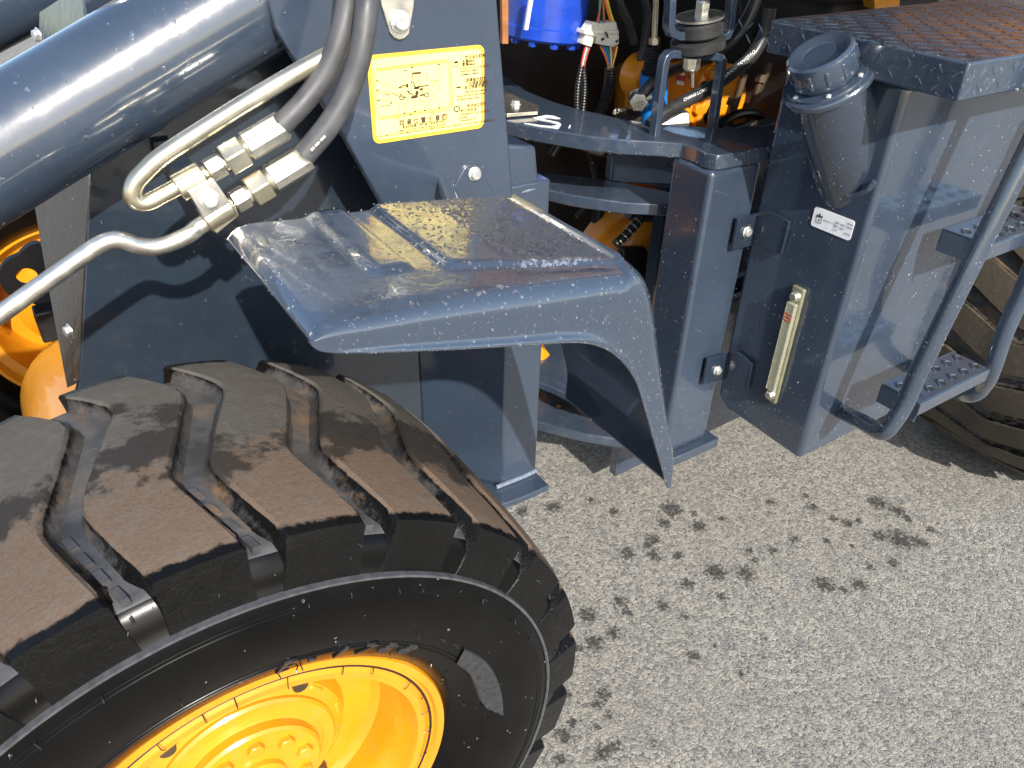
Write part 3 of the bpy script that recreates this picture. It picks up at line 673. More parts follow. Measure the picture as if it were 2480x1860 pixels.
items = [tl('润 滑 位 置 示 意 图', (690, 1395), .0105), tl('柴油机润滑保养按其使用说明书进行', (745, 1440), .0052), tl('LUBRICATION POINTS INDICATION', (660, 1505), .0056),
         tl('THE LUBRICATION AND MAINTENANCE OF DIESEL ENGINE IS ACCORDING TO THE OPERATION MANUAL', (340, 1590), .0047),
         tl('液压油及牌号', (1725, 345), .0068), tl('冬季', (1685, 410), .0065), tl('HM46', (1770, 400), .0058), tl('夏季', (1685, 460), .0065), tl('HM68', (1770, 450), .0058),
         tl('HYDRAULIC OIL AND MODE', (1650, 510), .0045), tl('WINTER  HM46', (1660, 560), .005), tl('SUMMER  HM68', (1660, 612), .005),
         tl('润滑脂及牌号', (1745, 705), .0068), tl('复合锂基润滑脂', (1740, 765), .0065), tl('极压锂基润滑脂', (1725, 820), .0065), tl('GREASE AND MODE', (1725, 885), .005),
         tl('Supramoly lithium base grease', (1605, 950), .0046), tl('EP lithium base grease', (1605, 1005), .005), tl('传动油及牌号', (1755, 1110), .0068), tl('液力传动油', (1660, 1190), .0065),
         tl('TRANSMISSION OIL AND MODE', (1640, 1240), .0044), tl('hydraulic', (1640, 1290), .005), tl('Transmission oil', (1640, 1335), .0052)]
text_merge(items, M_INKB, chart, 'chart_text')

# bolts, links, fender bracket on the tower
lk = pxpoly([K2(1010, -60), K2(1025, 40), K2(1090, 250), K2(1120, 290), K2(1160, 305), K2(1200, 295), K2(1235, 260), K2(1270, 60), K2(1280, -60)], 1, YD-.006)
link = finish('link_plate', MB().prism(lk, (0, .0055, 0)), M_ZINC, tower, bevel=.001)
bolt(at(K2(1165, 165), 1, YD-.0065), (0, -1, 0), .0135, M_BOLT, tower)
br = pxpoly([K2(1520, 1545), K2(1660, 1290), K2(1700, 1262), K2(1760, 1265), K2(1790, 1300), K2(1895, 1500), K2(1895, 1560)], 1, YD-.005)
finish('fender_bracket', MB().prism(br, (0, .0045, 0)), M_BLUE, tower, bevel=.001)
bolt(at(K2(1735, 1330), 1, YD-.006), (0, -1, 0), .0105, M_BOLT, tower)
# hinge block right of the tower plate
hb = pxpoly([K3(-60, 1105), K3(310, 1118), K3(330, 1365), K3(375, 1375), K3(400, 1410), K3(402, 1640), K3(-60, 1650)], 1, 1.23)
hinge_block = finish('hinge_block', MB().prism(hb, (0, .30, 0)), M_BLUE, L, bevel=.006)
finish('weld_bead', MB().tube([at(K3(150, 1480), 1, 1.226), at(K3(240, 1455), 1, 1.224), at(K3(340, 1430), 1, 1.226)], .005, 8, 5), simple('weld_paint', (.16, .2, .27), .25, 0, .3, 250, .6), hinge_block)

# ---- hoses, fittings, pipes -----------------------------------
def hosepts(l, ys): return [at(K2(*p), 1, y) for p, y in zip(l, ys)]
h1 = finish('hydraulic_hose', MB().tube(hosepts([(790, -420), (775, -160), (755, 60), (700, 300), (590, 560), (430, 780), (255, 960)], [1.12, 1.11, 1.09, 1.08, 1.08, 1.08, 1.08]), .0152, 24, 8), M_HOSE, L)
h2 = finish('hydraulic_hose', MB().tube(hosepts([(960, -420), (935, -160), (910, 60), (875, 350), (790, 650), (640, 930), (430, 1190)], [1.085, 1.08, 1.06, 1.05, 1.05, 1.05, 1.055]), .0162, 24, 8), M_HOSE, L)
# printed code on the hose
tp_ = [at((760+x*.0723, 300+y*.0723), 1, 1.0305) for x, y in ((0, 0),)]
def hose_text():
    c = crop(700, 300, 160); a_ = at(c(760, 930), 1, 1.028); b_ = at(c(1340, 330), 1, 1.022); ex = (b_-a_); ln = np.linalg.norm(ex); ex /= ln
    ey = np.cross(ex, (0.25, 1, -.35)); ey /= -np.linalg.norm(ey)
    if ey[2] < 0: ey = -ey
    return text_mesh('282 0081 E003', ln/7.2, a_, ex, ey, M_CONN, h2, 'hose_print')
hose_text()
def pk(l, y): return [at(KP(*p), 1, y) for p in l]
YP = 1.09
def fitting_chain(pts, y, name_parent):
    """ferrule, nut, adapter and end block along one axis, photo points from hose end to pipe"""
    A, B, Cn, D, Ee, F_, G, H_ = [at(KP(*p), 1, y) for p in pts]
    d = (H_-A)/np.linalg.norm(H_-A)
    ln = np.linalg.norm(B-A)
    f = MB().cone(A, B, .0208, .0208, 10); f.cone(B, B+d*.005, .018, .014, 16)
    finish('hose_ferrule', f, M_ZINC, name_parent, bevel=.0015)
    f = MB().cone(Cn, D, .0248, .0248, 6, phase=.35); finish('hex_nut', f, M_ZINCY, name_parent, bevel=.002)
    f = MB().cone(D, Ee, .0135, .0135, 18).cone(Ee, F_, .0172, .0172, 6, phase=.1).cone(B, Cn, .012, .012, 16); finish('hex_adapter', f, M_ZINC, name_parent, bevel=.0012)
    f = MB().cone(F_, G, .0105, .0105, 16).cone(G, H_, .0198, .0198, 28); finish('pipe_end', f, M_ZINCY, name_parent, bevel=.002)
p1 = finish('hydraulic_pipe', MB().tube(pk([(760, 985), (640, 1055), (520, 1120), (400, 1180), (310, 1175), (262, 1110), (285, 1010), (370, 910), (520, 775), (800, 590), (1200, 335), (1500, 155), (1815, -30), (2000, -130)], YP) , .0122, 22, 8), M_ZINCY, L)
fitting_chain([(1610, 490), (1275, 690), (1255, 715), (1085, 815), (1060, 835), (935, 905), (895, 935), (660, 1060)], YP, p1)
p2 = finish('hydraulic_pipe', MB().tube([at(KP(1000, 1310), 1, YP), at(KP(850, 1400), 1, YP)]+[at(K5(*p), 1, YP-.005) for p in ((1450, 370), (1300, 440), (1180, 468), (1050, 455), (940, 418), (850, 418), (750, 460), (600, 560), (300, 770), (0, 985), (-300, 1190))], .0118, 22, 8), M_ZINC, L)
fitting_chain([(1820, 775), (1490, 975), (1470, 1000), (1310, 1100), (1285, 1115), (1165, 1185), (1135, 1205), (905, 1345)], YP-.005, p2)
cl = pk([(760, 1090), (985, 965), (1195, 1275), (955, 1415)], YP-.022)
clamp = finish('pipe_clamp', MB().prism(cl, (0, .006, 0)), M_ZINC, p2, bevel=.001)
cl = pk([(900, 1350), (1180, 1190), (1215, 1300), (1015, 1465)], YP-.021)
finish('clamp_lip', MB().prism(cl, (0, .034, 0)), M_ZINCY, p2, bevel=.0015)
bolt(at(KP(945, 1150), 1, YP-.0225), (0, -1, 0), .0115, M_BOLT, p2)
ctr = at(KP(945, 1180), 1, YP)
finish('clamp_standoff', MB().box((ctr[0], (YP+YT)/2, ctr[2]), np.eye(3), (.03, YT-YP-.03, .03)), M_BLUE, p2, bevel=.002)

# ---- fender ---------------------------------------------------
YO, YIN, YB = .68, .995, .715
Ppx = [(728, 800), (745, 778), (775, 758), (826, 744), (900, 731), (1000, 712), (1100, 695), (1210, 679), (1321, 665), (1430, 653), (1495, 647), (1540, 651), (1572, 675), (1588, 728), (1600, 814), (1613, 925), (1624, 1020), (1634, 1102), (1622, 1172)]
Qpx = [(745, 826), (757, 840), (778, 852), (815, 855), (870, 852), (960, 846), (1060, 840), (1180, 832), (1290, 824), (1370, 820), (1416, 823), (1450, 833), (1480, 850), (1510, 880), (1537, 925), (1560, 990), (1585, 1070), (1606, 1140), (1616, 1182)]
PP = np.array([at(p, 1, YB) for p in Ppx[:11]]+[at(p, 1, YO+.01) for p in Ppx[11:]])[:, [0, 2]]
QQ = np.array([at(p, 1, YO) for p in Qpx])[:, [0, 2]]
def resamp(A, B, n):
    A3 = np.c_[A, np.zeros(len(A))]; B3 = np.c_[B, np.zeros(len(B))]; Pa = smooth_path(A3, 10)[:, :2]; Pb = smooth_path(B3, 10)[:, :2]
    s = np.r_[0, np.cumsum(np.linalg.norm(np.diff(Pa, axis=0), axis=1))]; t = np.linspace(0, s[-1], n)
    return np.c_[np.interp(t, s, Pa[:, 0]), np.interp(t, s, Pa[:, 1])], np.c_[np.interp(t, s, Pb[:, 0]), np.interp(t, s, Pb[:, 1])]
ns = 190; PA, QA = resamp(PP, QQ, ns)
def sstep(e0, e1, x): x = min(1, max(0, (x-e0)/(e1-e0))); return x*x*(3-2*x)
def relief(x, y):
    h = 0.0
    # sunken panel with an L shaped border, and a pressed channel beside it
    yb = .772-.19*(x-.41)
    h += .0085*sstep(.404, .418, x)*sstep(yb-.016, yb+.002, y)*1.0
    ch = sstep(.308, .328, x)*(1-sstep(.362, .374, x))*sstep(.772, .79, y)
    h += .007*ch
    return h
NTOP, NR, NS_ = 64, 10, 12; V = []; fv = []
for i in range(ns):
    p = PA[i]; q = QA[i]; tg = PA[min(i+1, ns-1)]-PA[max(i-1, 0)]; tg /= np.linalg.norm(tg); nrm2 = np.array((-tg[1], tg[0]))
    flat = max(0, nrm2[1])**6
    row = []
    for j in range(NTOP):
        y = YIN+(YB-YIN)*j/(NTOP-1); h = relief(p[0], y)*flat
        row.append((p[0]+nrm2[0]*h, y, p[1]+nrm2[1]*h))
    rr = YB-YO; down = q-p; dl_ = np.linalg.norm(down); dn = down/dl_; rz = min(.034, dl_*.45)
    for j in range(1, NR+1):
        a_ = math.pi/2*j/NR; row.append((p[0]+dn[0]*rz*(1-math.cos(a_)), YB-rr*math.sin(a_), p[1]+dn[1]*rz*(1-math.cos(a_))))
    for j in range(1, NS_+1):
        u = j/NS_; lip = .010*max(0, (u-.80)/.20)**1.5*sstep(.03, .085, dl_)
        c = p+dn*(rz+(dl_-rz)*u); row.append((c[0], YO-lip, c[1]))
    fv.append(row); V += row
m_ = len(fv[0]); F = [(i*m_+j, i*m_+j+1, (i+1)*m_+j+1, (i+1)*m_+j) for i in range(ns-1) for j in range(m_-1)]
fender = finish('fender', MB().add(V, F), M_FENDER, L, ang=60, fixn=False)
sm = fender.modifiers.new('solid', 'SOLIDIFY'); sm.thickness = .003; sm.offset = -1
fme = fender.data
if fme.polygons[10].normal.z < 0: fme.flip_normals()
droplets(fender, 2300, .0010, .0034, lambda p, n: n[2] > .75 and p[0] > .50 and p[1] > .73, .6, power=1.4)
droplets(fender, 650, .0009, .0030, lambda p, n: n[2] > .75 and .40 < p[0] <= .55, .5)
droplets(fender, 200, .0008, .0026, lambda p, n: n[2] > .5 and p[0] <= .42, .45)
droplets(fender, 480, .0005, .0016, lambda p, n: n[1] < -.6, .5)
droplets(fender, 70, .0010, .0028, lambda p, n: n[1] < -.2 and n[2] > .2, .6)
mbw = MB()
for k in range(0, ns, 4):
    r = rng.uniform(.0006, .0013); p = np.array(fv[k][0])+np.array((0, .001, .0005)); mbw.lathe([(.0001, r), (r*.8, r*.6), (r, 0), (r*.7, -r*.5)], p+np.array((rng.normal(0, .002), 0, 0)), (0, 0, 1), 8)
for k in range(20, ns-5):
    r = rng.uniform(.0006, .0014); p = np.array(fv[k][-1]); mbw.lathe([(.0001, r*.7), (r, 0), (r*.8, -r*.9), (.0001, -r*1.4)], p, (0, 0, 1), 7)
finish('water_drip', mbw, M_WATER, fender)['kind'] = 'stuff'
arm0 = (.60, .99, 1.20)
finish('fender_arm', MB().tube([(.55, .94, 1.205), (.58, 1.05, 1.19), (.63, 1.18, 1.19)], .014, 12, 5), M_BLUE, L)

# ---- rear frame -------------------------------------------------
ZP = 1.16
outer = [K3(100, 930), K3(250, 962), K3(400, 990), K3(700, 1040), K3(1000, 1070), K3(1200, 1080), K3(1430, 1095), K3(1530, 1130), K3(1620, 1172), K3(1700, 1187), K3(1750, 1183), K3(1950, 1146), K3(2140, 1110)]
inner = [K3(2130, 950), K3(1900, 985), K3(1390, 960), K3(1150, 940), K3(980, 910), K3(800, 872), K3(620, 830), K3(450, 780), K3(250, 700), K3(120, 615)]
O_ = [at(p, 2, ZP) for p in outer]; I_ = [at(p, 2, ZP) for p in inner]
first = [O_[0]+(O_[0]-O_[1])*1.6]; lastI = [I_[-1]+(I_[-1]-I_[-2])*1.2]
hinge_plate = finish('hinge_plate', MB().prism(first+O_+[np.array((1.9, 1.16, ZP)), np.array((1.9, 1.3, ZP))]+I_+lastI, (0, 0, -.034)), M_BLUED, L, bevel=.003)
finish('paint_mark', MB().prism([at(KS(*p), 2, ZP+.0012) for p in ((200, 335), (380, 300), (500, 275), (680, 290), (840, 350), (740, 355), (520, 330), (430, 365), (800, 440), (860, 490), (790, 590), (620, 565), (380, 540), (0, 470), (0, 455), (400, 510), (620, 530), (750, 510), (760, 480), (560, 425), (250, 365))], (0, 0, -.0008)), M_WHITE, hinge_plate, smooth=False)
finish('paint_mark', MB().prism([at(KS(*p), 2, ZP+.0012) for p in ((1025, 565), (1060, 500), (1080, 510), (1065, 572))], (0, 0, -.0008)), M_WHITE, hinge_plate, smooth=False)
mp = [at(K3(*p), 2, ZP+.012) for p in ((60, 690), (330, 810), (325, 850), (90, 870), (20, 860))]
mpl = finish('mount_plate', MB().prism(mp, (0, 0, -.009)), M_ZINCY, hinge_plate, bevel=.001)
bolt(at(K3(155, 800), 2, ZP+.012), (0, 0, 1), .011, M_BOLT, hinge_plate)
ZS = .99
so_ = [K3(330, 1430), K3(400, 1450), K3(560, 1487), K3(700, 1510), K3(1000, 1550), K3(1250, 1562), K3(1420, 1565), K3(1445, 1560)]; si = [K3(1445, 1490), K3(890, 1380), K3(600, 1345), K3(330, 1310)]
shelf = finish('hinge_shelf', MB().prism([at(p, 2, ZS) for p in so_+si], (0, 0, -.03)), M_BLUED, L, bevel=.003)
wv = [at(K3(*p), 2, ZS) for p in ((890, 1385), (1360, 1440), (1395, 1425), (1395, 1330), (890, 1330))]
wv0 = at(K3(890, 1385), 2, ZS); wv1 = at(K3(1365, 1440), 2, ZS)
finish('web_plate', MB().prism([wv0, wv1, wv1+np.array((.0, .03, 0)), wv0+np.array((0.0, .03, 0))], (0, 0, ZP-.034-ZS)), M_BLUED, L, bevel=.002)
# column
CX, CY = 1.247, 1.12; cz0 = .345
ctop = ZP-.034
column = finish('column', MB().aabox((CX, CY, cz0), (1.405, 1.245, ctop)), M_BLUE, L, bevel=.012, seg=4)
bpx = [at(KG(1365, 690), 2, cz0), at(KG(1610, 480), 2, cz0)]
finish('base_plate', MB().aabox((CX-.02, CY-.022, cz0-.032), (1.435, 1.26, cz0-.001)), M_BLUE, column, bevel=.004)
droplets(column, 300, .0009, .0024, None, .6)
droplets(hinge_plate, 260, .0009, .0028, lambda p, n: abs(n[2]) < .3, .6); droplets(shelf, 120, .0009, .0028, None, .6)
# lower ring plates
def ring_px(name, out_px, z, th, depth):
    O2 = [at(p, 2, z) for p in out_px]; I2 = [p+np.array((.12, depth, 0)) for p in O2[::-1]]
    return finish(name, MB().prism(O2+I2, (0, 0, -th)), M_BLUED, L, bevel=.003)
low = ring_px('hinge_plate', [KG(200, 355), KG(340, 388), KG(500, 432), KG(700, 480), KG(900, 512), KG(1100, 535), KG(1330, 545)], .33, .03, .45)
hp = at(KG(505, 265), 2, .331)
finish('pin_hole', MB().cone(hp, hp+np.array((0, 0, .0015)), .021, .021, 24), M_DARK, low)
finish('pin_plug', MB().cone(hp+np.array((-.008, .004, .001)), hp+np.array((-.008, .004, .003)), .007, .007, 12), M_BRN, low)
ring_px('hinge_plate', [KG(200, 40), KG(340, 85), KG(460, 130), KG(600, 205), KG(760, 260), KG(1000, 320)], .45, .022, .4)
# bevelled rail between column and tank
rp = [at(KG(1640, 460), 1, 1.34), at(KG(1860, 355), 1, 1.34)]
rail_lo = finish('frame_rail', MB().prism([rp[0]+(rp[0]-rp[1])*3, rp[1]+(rp[1]-rp[0])*6, rp[1]+(rp[1]-rp[0])*6+np.array((0, 0, .5)), rp[0]+(rp[0]-rp[1])*.2+np.array((0, 0, .5)), rp[0]+(rp[0]-rp[1])*3+np.array((0, 0, .12))], (0, .03, 0)), M_BLUE, L, bevel=.003)

# cab mounts -------------------------------------------------------
def loop_bracket(px, name, ybase, half, wid=.022, arch=True):
    P = [at(p, 1, ybase) for p in px]
    mb = MB(); P = smooth_path(P, 1)
    n = len(P); V = []
    T = np.gradient(P, axis=0); T /= np.linalg.norm(T, axis=1)[:, None]
    for i in range(n):
        g = np.cross(T[i], (0, 1, 0)); g /= np.linalg.norm(g)
        for (u, v) in ((-half, -wid/2), (half, -wid/2), (half, wid/2), (-half, wid/2)): V.append(P[i]+g*u+np.array((0, v, 0)))
    F = [(i*4+k, i*4+(k+1) % 4, (i+1)*4+(k+1) % 4, (i+1)*4+k) for i in range(n-1) for k in range(4)]+[(0, 3, 2, 1), tuple((n-1)*4+k for k in range(4))]
    return finish(name, mb.add(V, F), M_BLUE, L, bevel=.002)
YM = at(KE(455, 1310), 2, ZP)[1]+.025
lowb = loop_bracket([KE(462, 1330), KE(510, 900), KE(560, 500), KE(590, 290), KE(612, 220), KE(655, 175), KE(720, 165), KE(1000, 180), KE(1280, 200), KE(1340, 220), KE(1365, 270), KE(1355, 340), KE(1300, 750), KE(1215, 1370)], 'cab_mount', YM, .0085)
upb = loop_bracket([K3(1340, -120), K3(1335, 60), K3(1325, 200), K3(1340, 250), K3(1390, 272), K3(1550, 285), K3(1720, 285), K3(1765, 268), K3(1785, 220), K3(1800, 60), K3(1815, -120)], 'cab_mount', YM, .0085)
def mount_disc(px0, px1, r, name, mat, par):
    a_ = at(px0, 1, YM); b_ = at(px1, 1, YM); return finish(name, MB().lathe([(.0001, 0), (r*.9, 0), (r, .15*np.linalg.norm(b_-a_)), (r, .85*np.linalg.norm(b_-a_)), (r*.9, np.linalg.norm(b_-a_)), (.0001, np.linalg.norm(b_-a_))], a_, b_-a_, 32), mat, par, ang=40)
mount_disc(K3(1548, 375), K3(1550, 292), .060, 'rubber_mount', M_HOSEW, lowb)
mount_disc(K3(1560, 268), K3(1562, 150), .053, 'rubber_mount', M_HOSEW, upb)
mount_disc(K3(1562, 140), K3(1563, 115), .053, 'mount_washer', M_ZINC, upb)
a_ = at(K3(1575, 118), 1, YM); bolt(a_, (0, 0, 1), .016, M_ZINC, upb, .03, washer=False)
a_ = at(K3(1510, 440), 1, YM); bolt(a_, (0, 0, -1), .019, M_ZINCY, lowb, .028, 'castle_nut', False)
finish('cotter_tip', MB().cone(at(K3(1508, 500), 1, YM), at(K3(1508, 668), 1, YM), .0042, .0035, 10), M_ZINC, lowb)
# angle brackets bolting the tank to the column
TY = .8295; TX = float(at((1934.5, 1115), 1, TY)[0])    # tank front face and side face
M_BRK = paint('bracket_paint', (.016, .026, .044))
def angle_bracket(pa, pb, bc):
    A_ = pxpoly(pa, 1, CY-.020); B_ = pxpoly(pb, 0, TX-.013)
    k = finish('angle_bracket', MB().prism(A_, (0, .008, 0)), M_BRK, L, bevel=.001); finish('bracket_leaf', MB().prism(B_, (.008, 0, 0)), M_BRK, k, bevel=.001)
    c = at(bc, 1, CY-.021); finish('slot', MB().prism([c+np.array((dx, 0, dz)) for dx, dz in ((-.008, -.022), (.004, -.024), (.010, .016), (-.002, .020))], (0, -.0006, 0)), M_DARK, k, smooth=False)
    bolt(c, (0, -1, 0), .0105, M_BOLT, k)
angle_bracket([K8(255, 222), K8(428, 182), K8(388, 402), K8(212, 443)], [K8(430, 182), K8(470, 178), K8(600, 247), K8(540, 473), K8(390, 402)], K8(308, 315))
angle_bracket([K8(45, 1190), K8(205, 1147), K8(170, 1330), K8(12, 1365)], [K8(206, 1147), K8(240, 1142), K8(345, 1222), K8(310, 1398), K8(171, 1331)], K8(103, 1268))

# ---- tank ----------------------------------------------------------
c_b = at((1934.5, 1115), 1, TY); TZ0 = c_b[2]; lb = at((1756.4, 984.6), 0, TX)
TZ1 = 1.345
poly = [(TX, TY, TZ0), (TX, lb[1]-.005, TZ0+.004), (TX, 1.112, TZ0+.03), (TX, 1.112, TZ1), (TX, TY, TZ1)]
tank = finish('hydraulic_tank', MB().prism(poly, (.52, 0, 0)), M_BLUE, L, bevel=.013, seg=4)
droplets(tank, 1000, .0008, .0022, lambda p, n: p[2] < 1.25, .6, power=2)
# filler neck
nb = at(K4(905, 1330), 0, TX+.05); nt_ = at(K4(715, 640), 0, TX-.067); ndir = (nt_-nb)/np.linalg.norm(nt_-nb)
nl = np.linalg.norm(nt_-nb)
M_BRKN = paint('neck_paint', (.022, .032, .050))
neck = finish('filler_neck', MB().cone(nb-ndir*.045, nt_, .076, .068, 48), M_BRKN, L)
finish('weld_bead', MB().tube([at(K4(700, 1300), 0, TX-.004), at(K4(760, 1420), 0, TX-.006), at(K4(870, 1500), 0, TX-.007), at(K4(1000, 1460), 0, TX-.006), at(K4(1070, 1390), 0, TX-.004)], .006, 8, 6), M_BLUED, neck)
finish('filler_flange', MB().lathe([(.06, -.004), (.083, -.004), (.085, 0), (.085, .006), (.083, .009), (.074, .010), (.073, .014), (.06, .0145), (.0001, .0145)], nt_, ndir, 64), M_BLUE, neck, ang=30)
cap = finish('filler_cap', MB().lathe([(.056, .016), (.0585, .02), (.0605, .024), (.0615, .062), (.060, .068), (.055, .0715), (.047, .0705), (.044, .0685), (.033, .0675), (.030, .0655), (.0001, .065)], nt_, ndir, 72), M_BLUE, neck, ang=30)
e_ = np.cross(ndir, (0, 0, 1)); e_ /= np.linalg.norm(e_); g_ = np.cross(ndir, e_)
for k in range(12):
    a_ = 2*math.pi*k/12; r_ = math.cos(a_)*e_+math.sin(a_)*g_
    finish('grip_rib', MB().box(nt_+ndir*.043+r_*.0598, (r_, np.cross(ndir, r_), ndir), (.006, .008, .03)), M_BLUE, neck, bevel=.002)
for k in range(6):
    a_ = 2*math.pi*(k+.4)/6; r_ = math.cos(a_)*e_+math.sin(a_)*g_
    finish('flange_screw', MB().lathe([(.0001, .004), (.003, .0035), (.0055, .001), (.0055, 0)], nt_+ndir*.0146+r_*.066, ndir, 14), M_BOLT, neck)
droplets(neck, 150, .0009, .0024, None, .6)
# white oil label on the tank face
lx = TX-.0015
LB = [at(KL(*p), 0, lx) for p in ((460, 290), (1810, 740), (1640, 1420), (320, 930))]
ly0, ly1 = LB[0][1], LB[1][1]; lz1 = (LB[0][2]+LB[1][2])/2; lz0 = (LB[2][2]+LB[3][2])/2; ly0 = (LB[0][1]+LB[3][1])/2; ly1 = (LB[1][1]+LB[2][1])/2
def rrx(y0, y1, z0, z1, r, x): return [(x, a[0], a[2]) for a in rrect(min(y0, y1), max(y0, y1), z0, z1, r, 0)]
label = finish('oil_label', MB().prism(rrx(ly0, ly1, lz0, lz1, .006, lx), (.001, 0, 0)), M_WHITE, L, smooth=False)
ink = MB(); NX = np.array((-1.0, 0, 0)); lxi = lx-.0008
def dlx(pts, w):
    P = [at(KL(*p), 0, lxi) for p in pts]
    for a_, b_ in zip(P[:-1], P[1:]): ink.quadline(a_, b_, w, NX)
dlx([(525, 600), (480, 790), (650, 850), (700, 650)], .0014); dlx([(525, 590), (705, 640)], .0032); dlx([(540, 525), (527, 600)], .0018); dlx([(722, 590), (702, 650)], .0018); dlx([(640, 515), (620, 605)], .0036)
ink.add([at(KL(*p), 0, lxi) for p in ((603, 680), (615, 740), (600, 770), (570, 765), (565, 735))], [(0, 1, 2, 3, 4)])
finish('label_symbol', ink, M_INK, label, smooth=False, fixn=False)
EYM = (0, -1, 0)
text_merge([('HYDRAULIC OIL', .0042, at(KL(740, 745), 0, lxi), EYM, EZ), ('冬季  HM46', .005, at(KL(1130, 830), 0, lxi), EYM, EZ), ('HM46#', .005, at(KL(1530, 860), 0, lxi), EYM, EZ), ('夏季  HM68', .005, at(KL(1090, 945), 0, lxi), EYM, EZ), ('HM68#', .005, at(KL(1500, 980), 0, lxi), EYM, EZ), ('换油', .005, at(KL(1050, 1060), 0, lxi), EYM, EZ), ('HM100', .005, at(KL(1430, 1190), 0, lxi), EYM, EZ)], simple('grey_ink', (.25, .25, .3), .5), label, 'label_text')
# level gauge
g0 = at(K8(650, 760), 0, TX-.012); g1 = at(K8(472, 1430), 0, TX-.012); gy = (g0[1]+g1[1])/2; zt, zb_ = g0[2], g1[2]
gauge = finish('level_gauge', MB().aabox((TX-.012, gy-.017, zb_-.022), (TX-.001, gy+.017, zt+.022)), M_BLACK, L, bevel=.004)
gauge.data.materials.clear(); gauge.data.materials.append(simple('gauge_body', (.17, .165, .10), .25, 0, .2, 30, 0, .6))
finish('gauge_tube', MB().aabox((TX-.024, gy-.013, zb_+.015), (TX-.0125, gy+.013, zt-.015)), M_ACR, gauge, bevel=.003)
finish('gauge_fluid', MB().cone((TX-.010, gy-.004, zb_+.02), (TX-.010, gy-.004, zt-.02), .005, .005, 12), simple('pale_oil', (.22, .23, .16), .1), gauge)
for zz in (zb_, zt):
    bolt((TX-.0122, gy, zz), (-1, 0, 0), .0105, M_ZINC, gauge, .011, phase=.2)
for k in range(3): finish('red_mark', MB().aabox((TX-.0249, gy-.011, zt-.045-.008*k), (TX-.0243, gy+.011, zt-.0425-.008*k)), M_RED, gauge, smooth=False)
# ---- platform ---------------------------------------------------------
ZPL = 1.412
k1 = at(K4(1800, 480), 2, ZPL); k0 = at(K4(280, 150), 2, ZPL); kr = at(K4(2210, 420), 2, ZPL); kb = at(K4(2210, 30), 2, ZPL); kl = at(K4(350, 138), 2, ZPL)
PX, PY = k1[0], k1[1]
poly = [k1, k0, kl, np.array((2.75, kl[1]+.03, ZPL)), np.array((2.75, PY-.005, ZPL))]
platform = finish('platform', MB().prism(poly, (0, 0, -.062)), M_PLAT, L, bevel=.004, seg=3)
mbd = MB()
def lens(c, d, n, l, w, h):
    d = np.array(d, float); d /= np.linalg.norm(d); n = np.array(n, float); e = np.cross(n, d); V = []
    for k in range(-3, 4):
        u = k/3; ww = w*(1-u*u)
        V += [c+d*l*u-e*ww*.5, c+d*l*u+n*h*(1-u*u), c+d*l*u+e*ww*.5]
    mbd.add(V, [(i*3+j, i*3+j+1, (i+1)*3+j+1, (i+1)*3+j) for i in range(6) for j in range(2)])
i = 0
for ix in range(44):
    for iy in range(18):
        x = PX+.02+ix*.031; y = PY+.02+iy*.031
        if x > 2.7 or y > kl[1]-.02: continue
        s_ = 1 if (ix+iy) % 2 else -1; lens(np.array((x, y, ZPL)), (1, s_, 0), (0, 0, 1), .016, .005, .0011)
for iy in range(18):
    for iz in range(2):
        y = PY+.015+iy*.031; x = PX+.003*(y-PY); s_ = 1 if (iz+iy) % 2 else -1; lens(np.array((x+.0002+(k0[0]-k1[0])*(y-PY)/(k0[1]-PY)-.003*(y-PY), y, ZPL-.02-iz*.026)), (0, 1, s_), (-1, 0, 0), .013, .0035, .0010)
for ix in range(36):
    for iz in range(2):
        s_ = 1 if (iz+ix) % 2 else -1; lens(np.array((PX+.02+ix*.031, PY-.0002-.0036*(ix*.031), ZPL-.02-iz*.026)), (1, 0, s_), (0, -1, 0), .013, .0035, .0010)
o = finish('tread_pattern', mbd, M_PLAT, platform, fixn=False); o['kind'] = 'stuff'
droplets(platform, 700, .0010, .0030, lambda p, n: n[2] > .5 and p[0] < 2.0, .5); droplets(platform, 260, .0009, .0024, lambda p, n: abs(n[2]) < .3, .6)
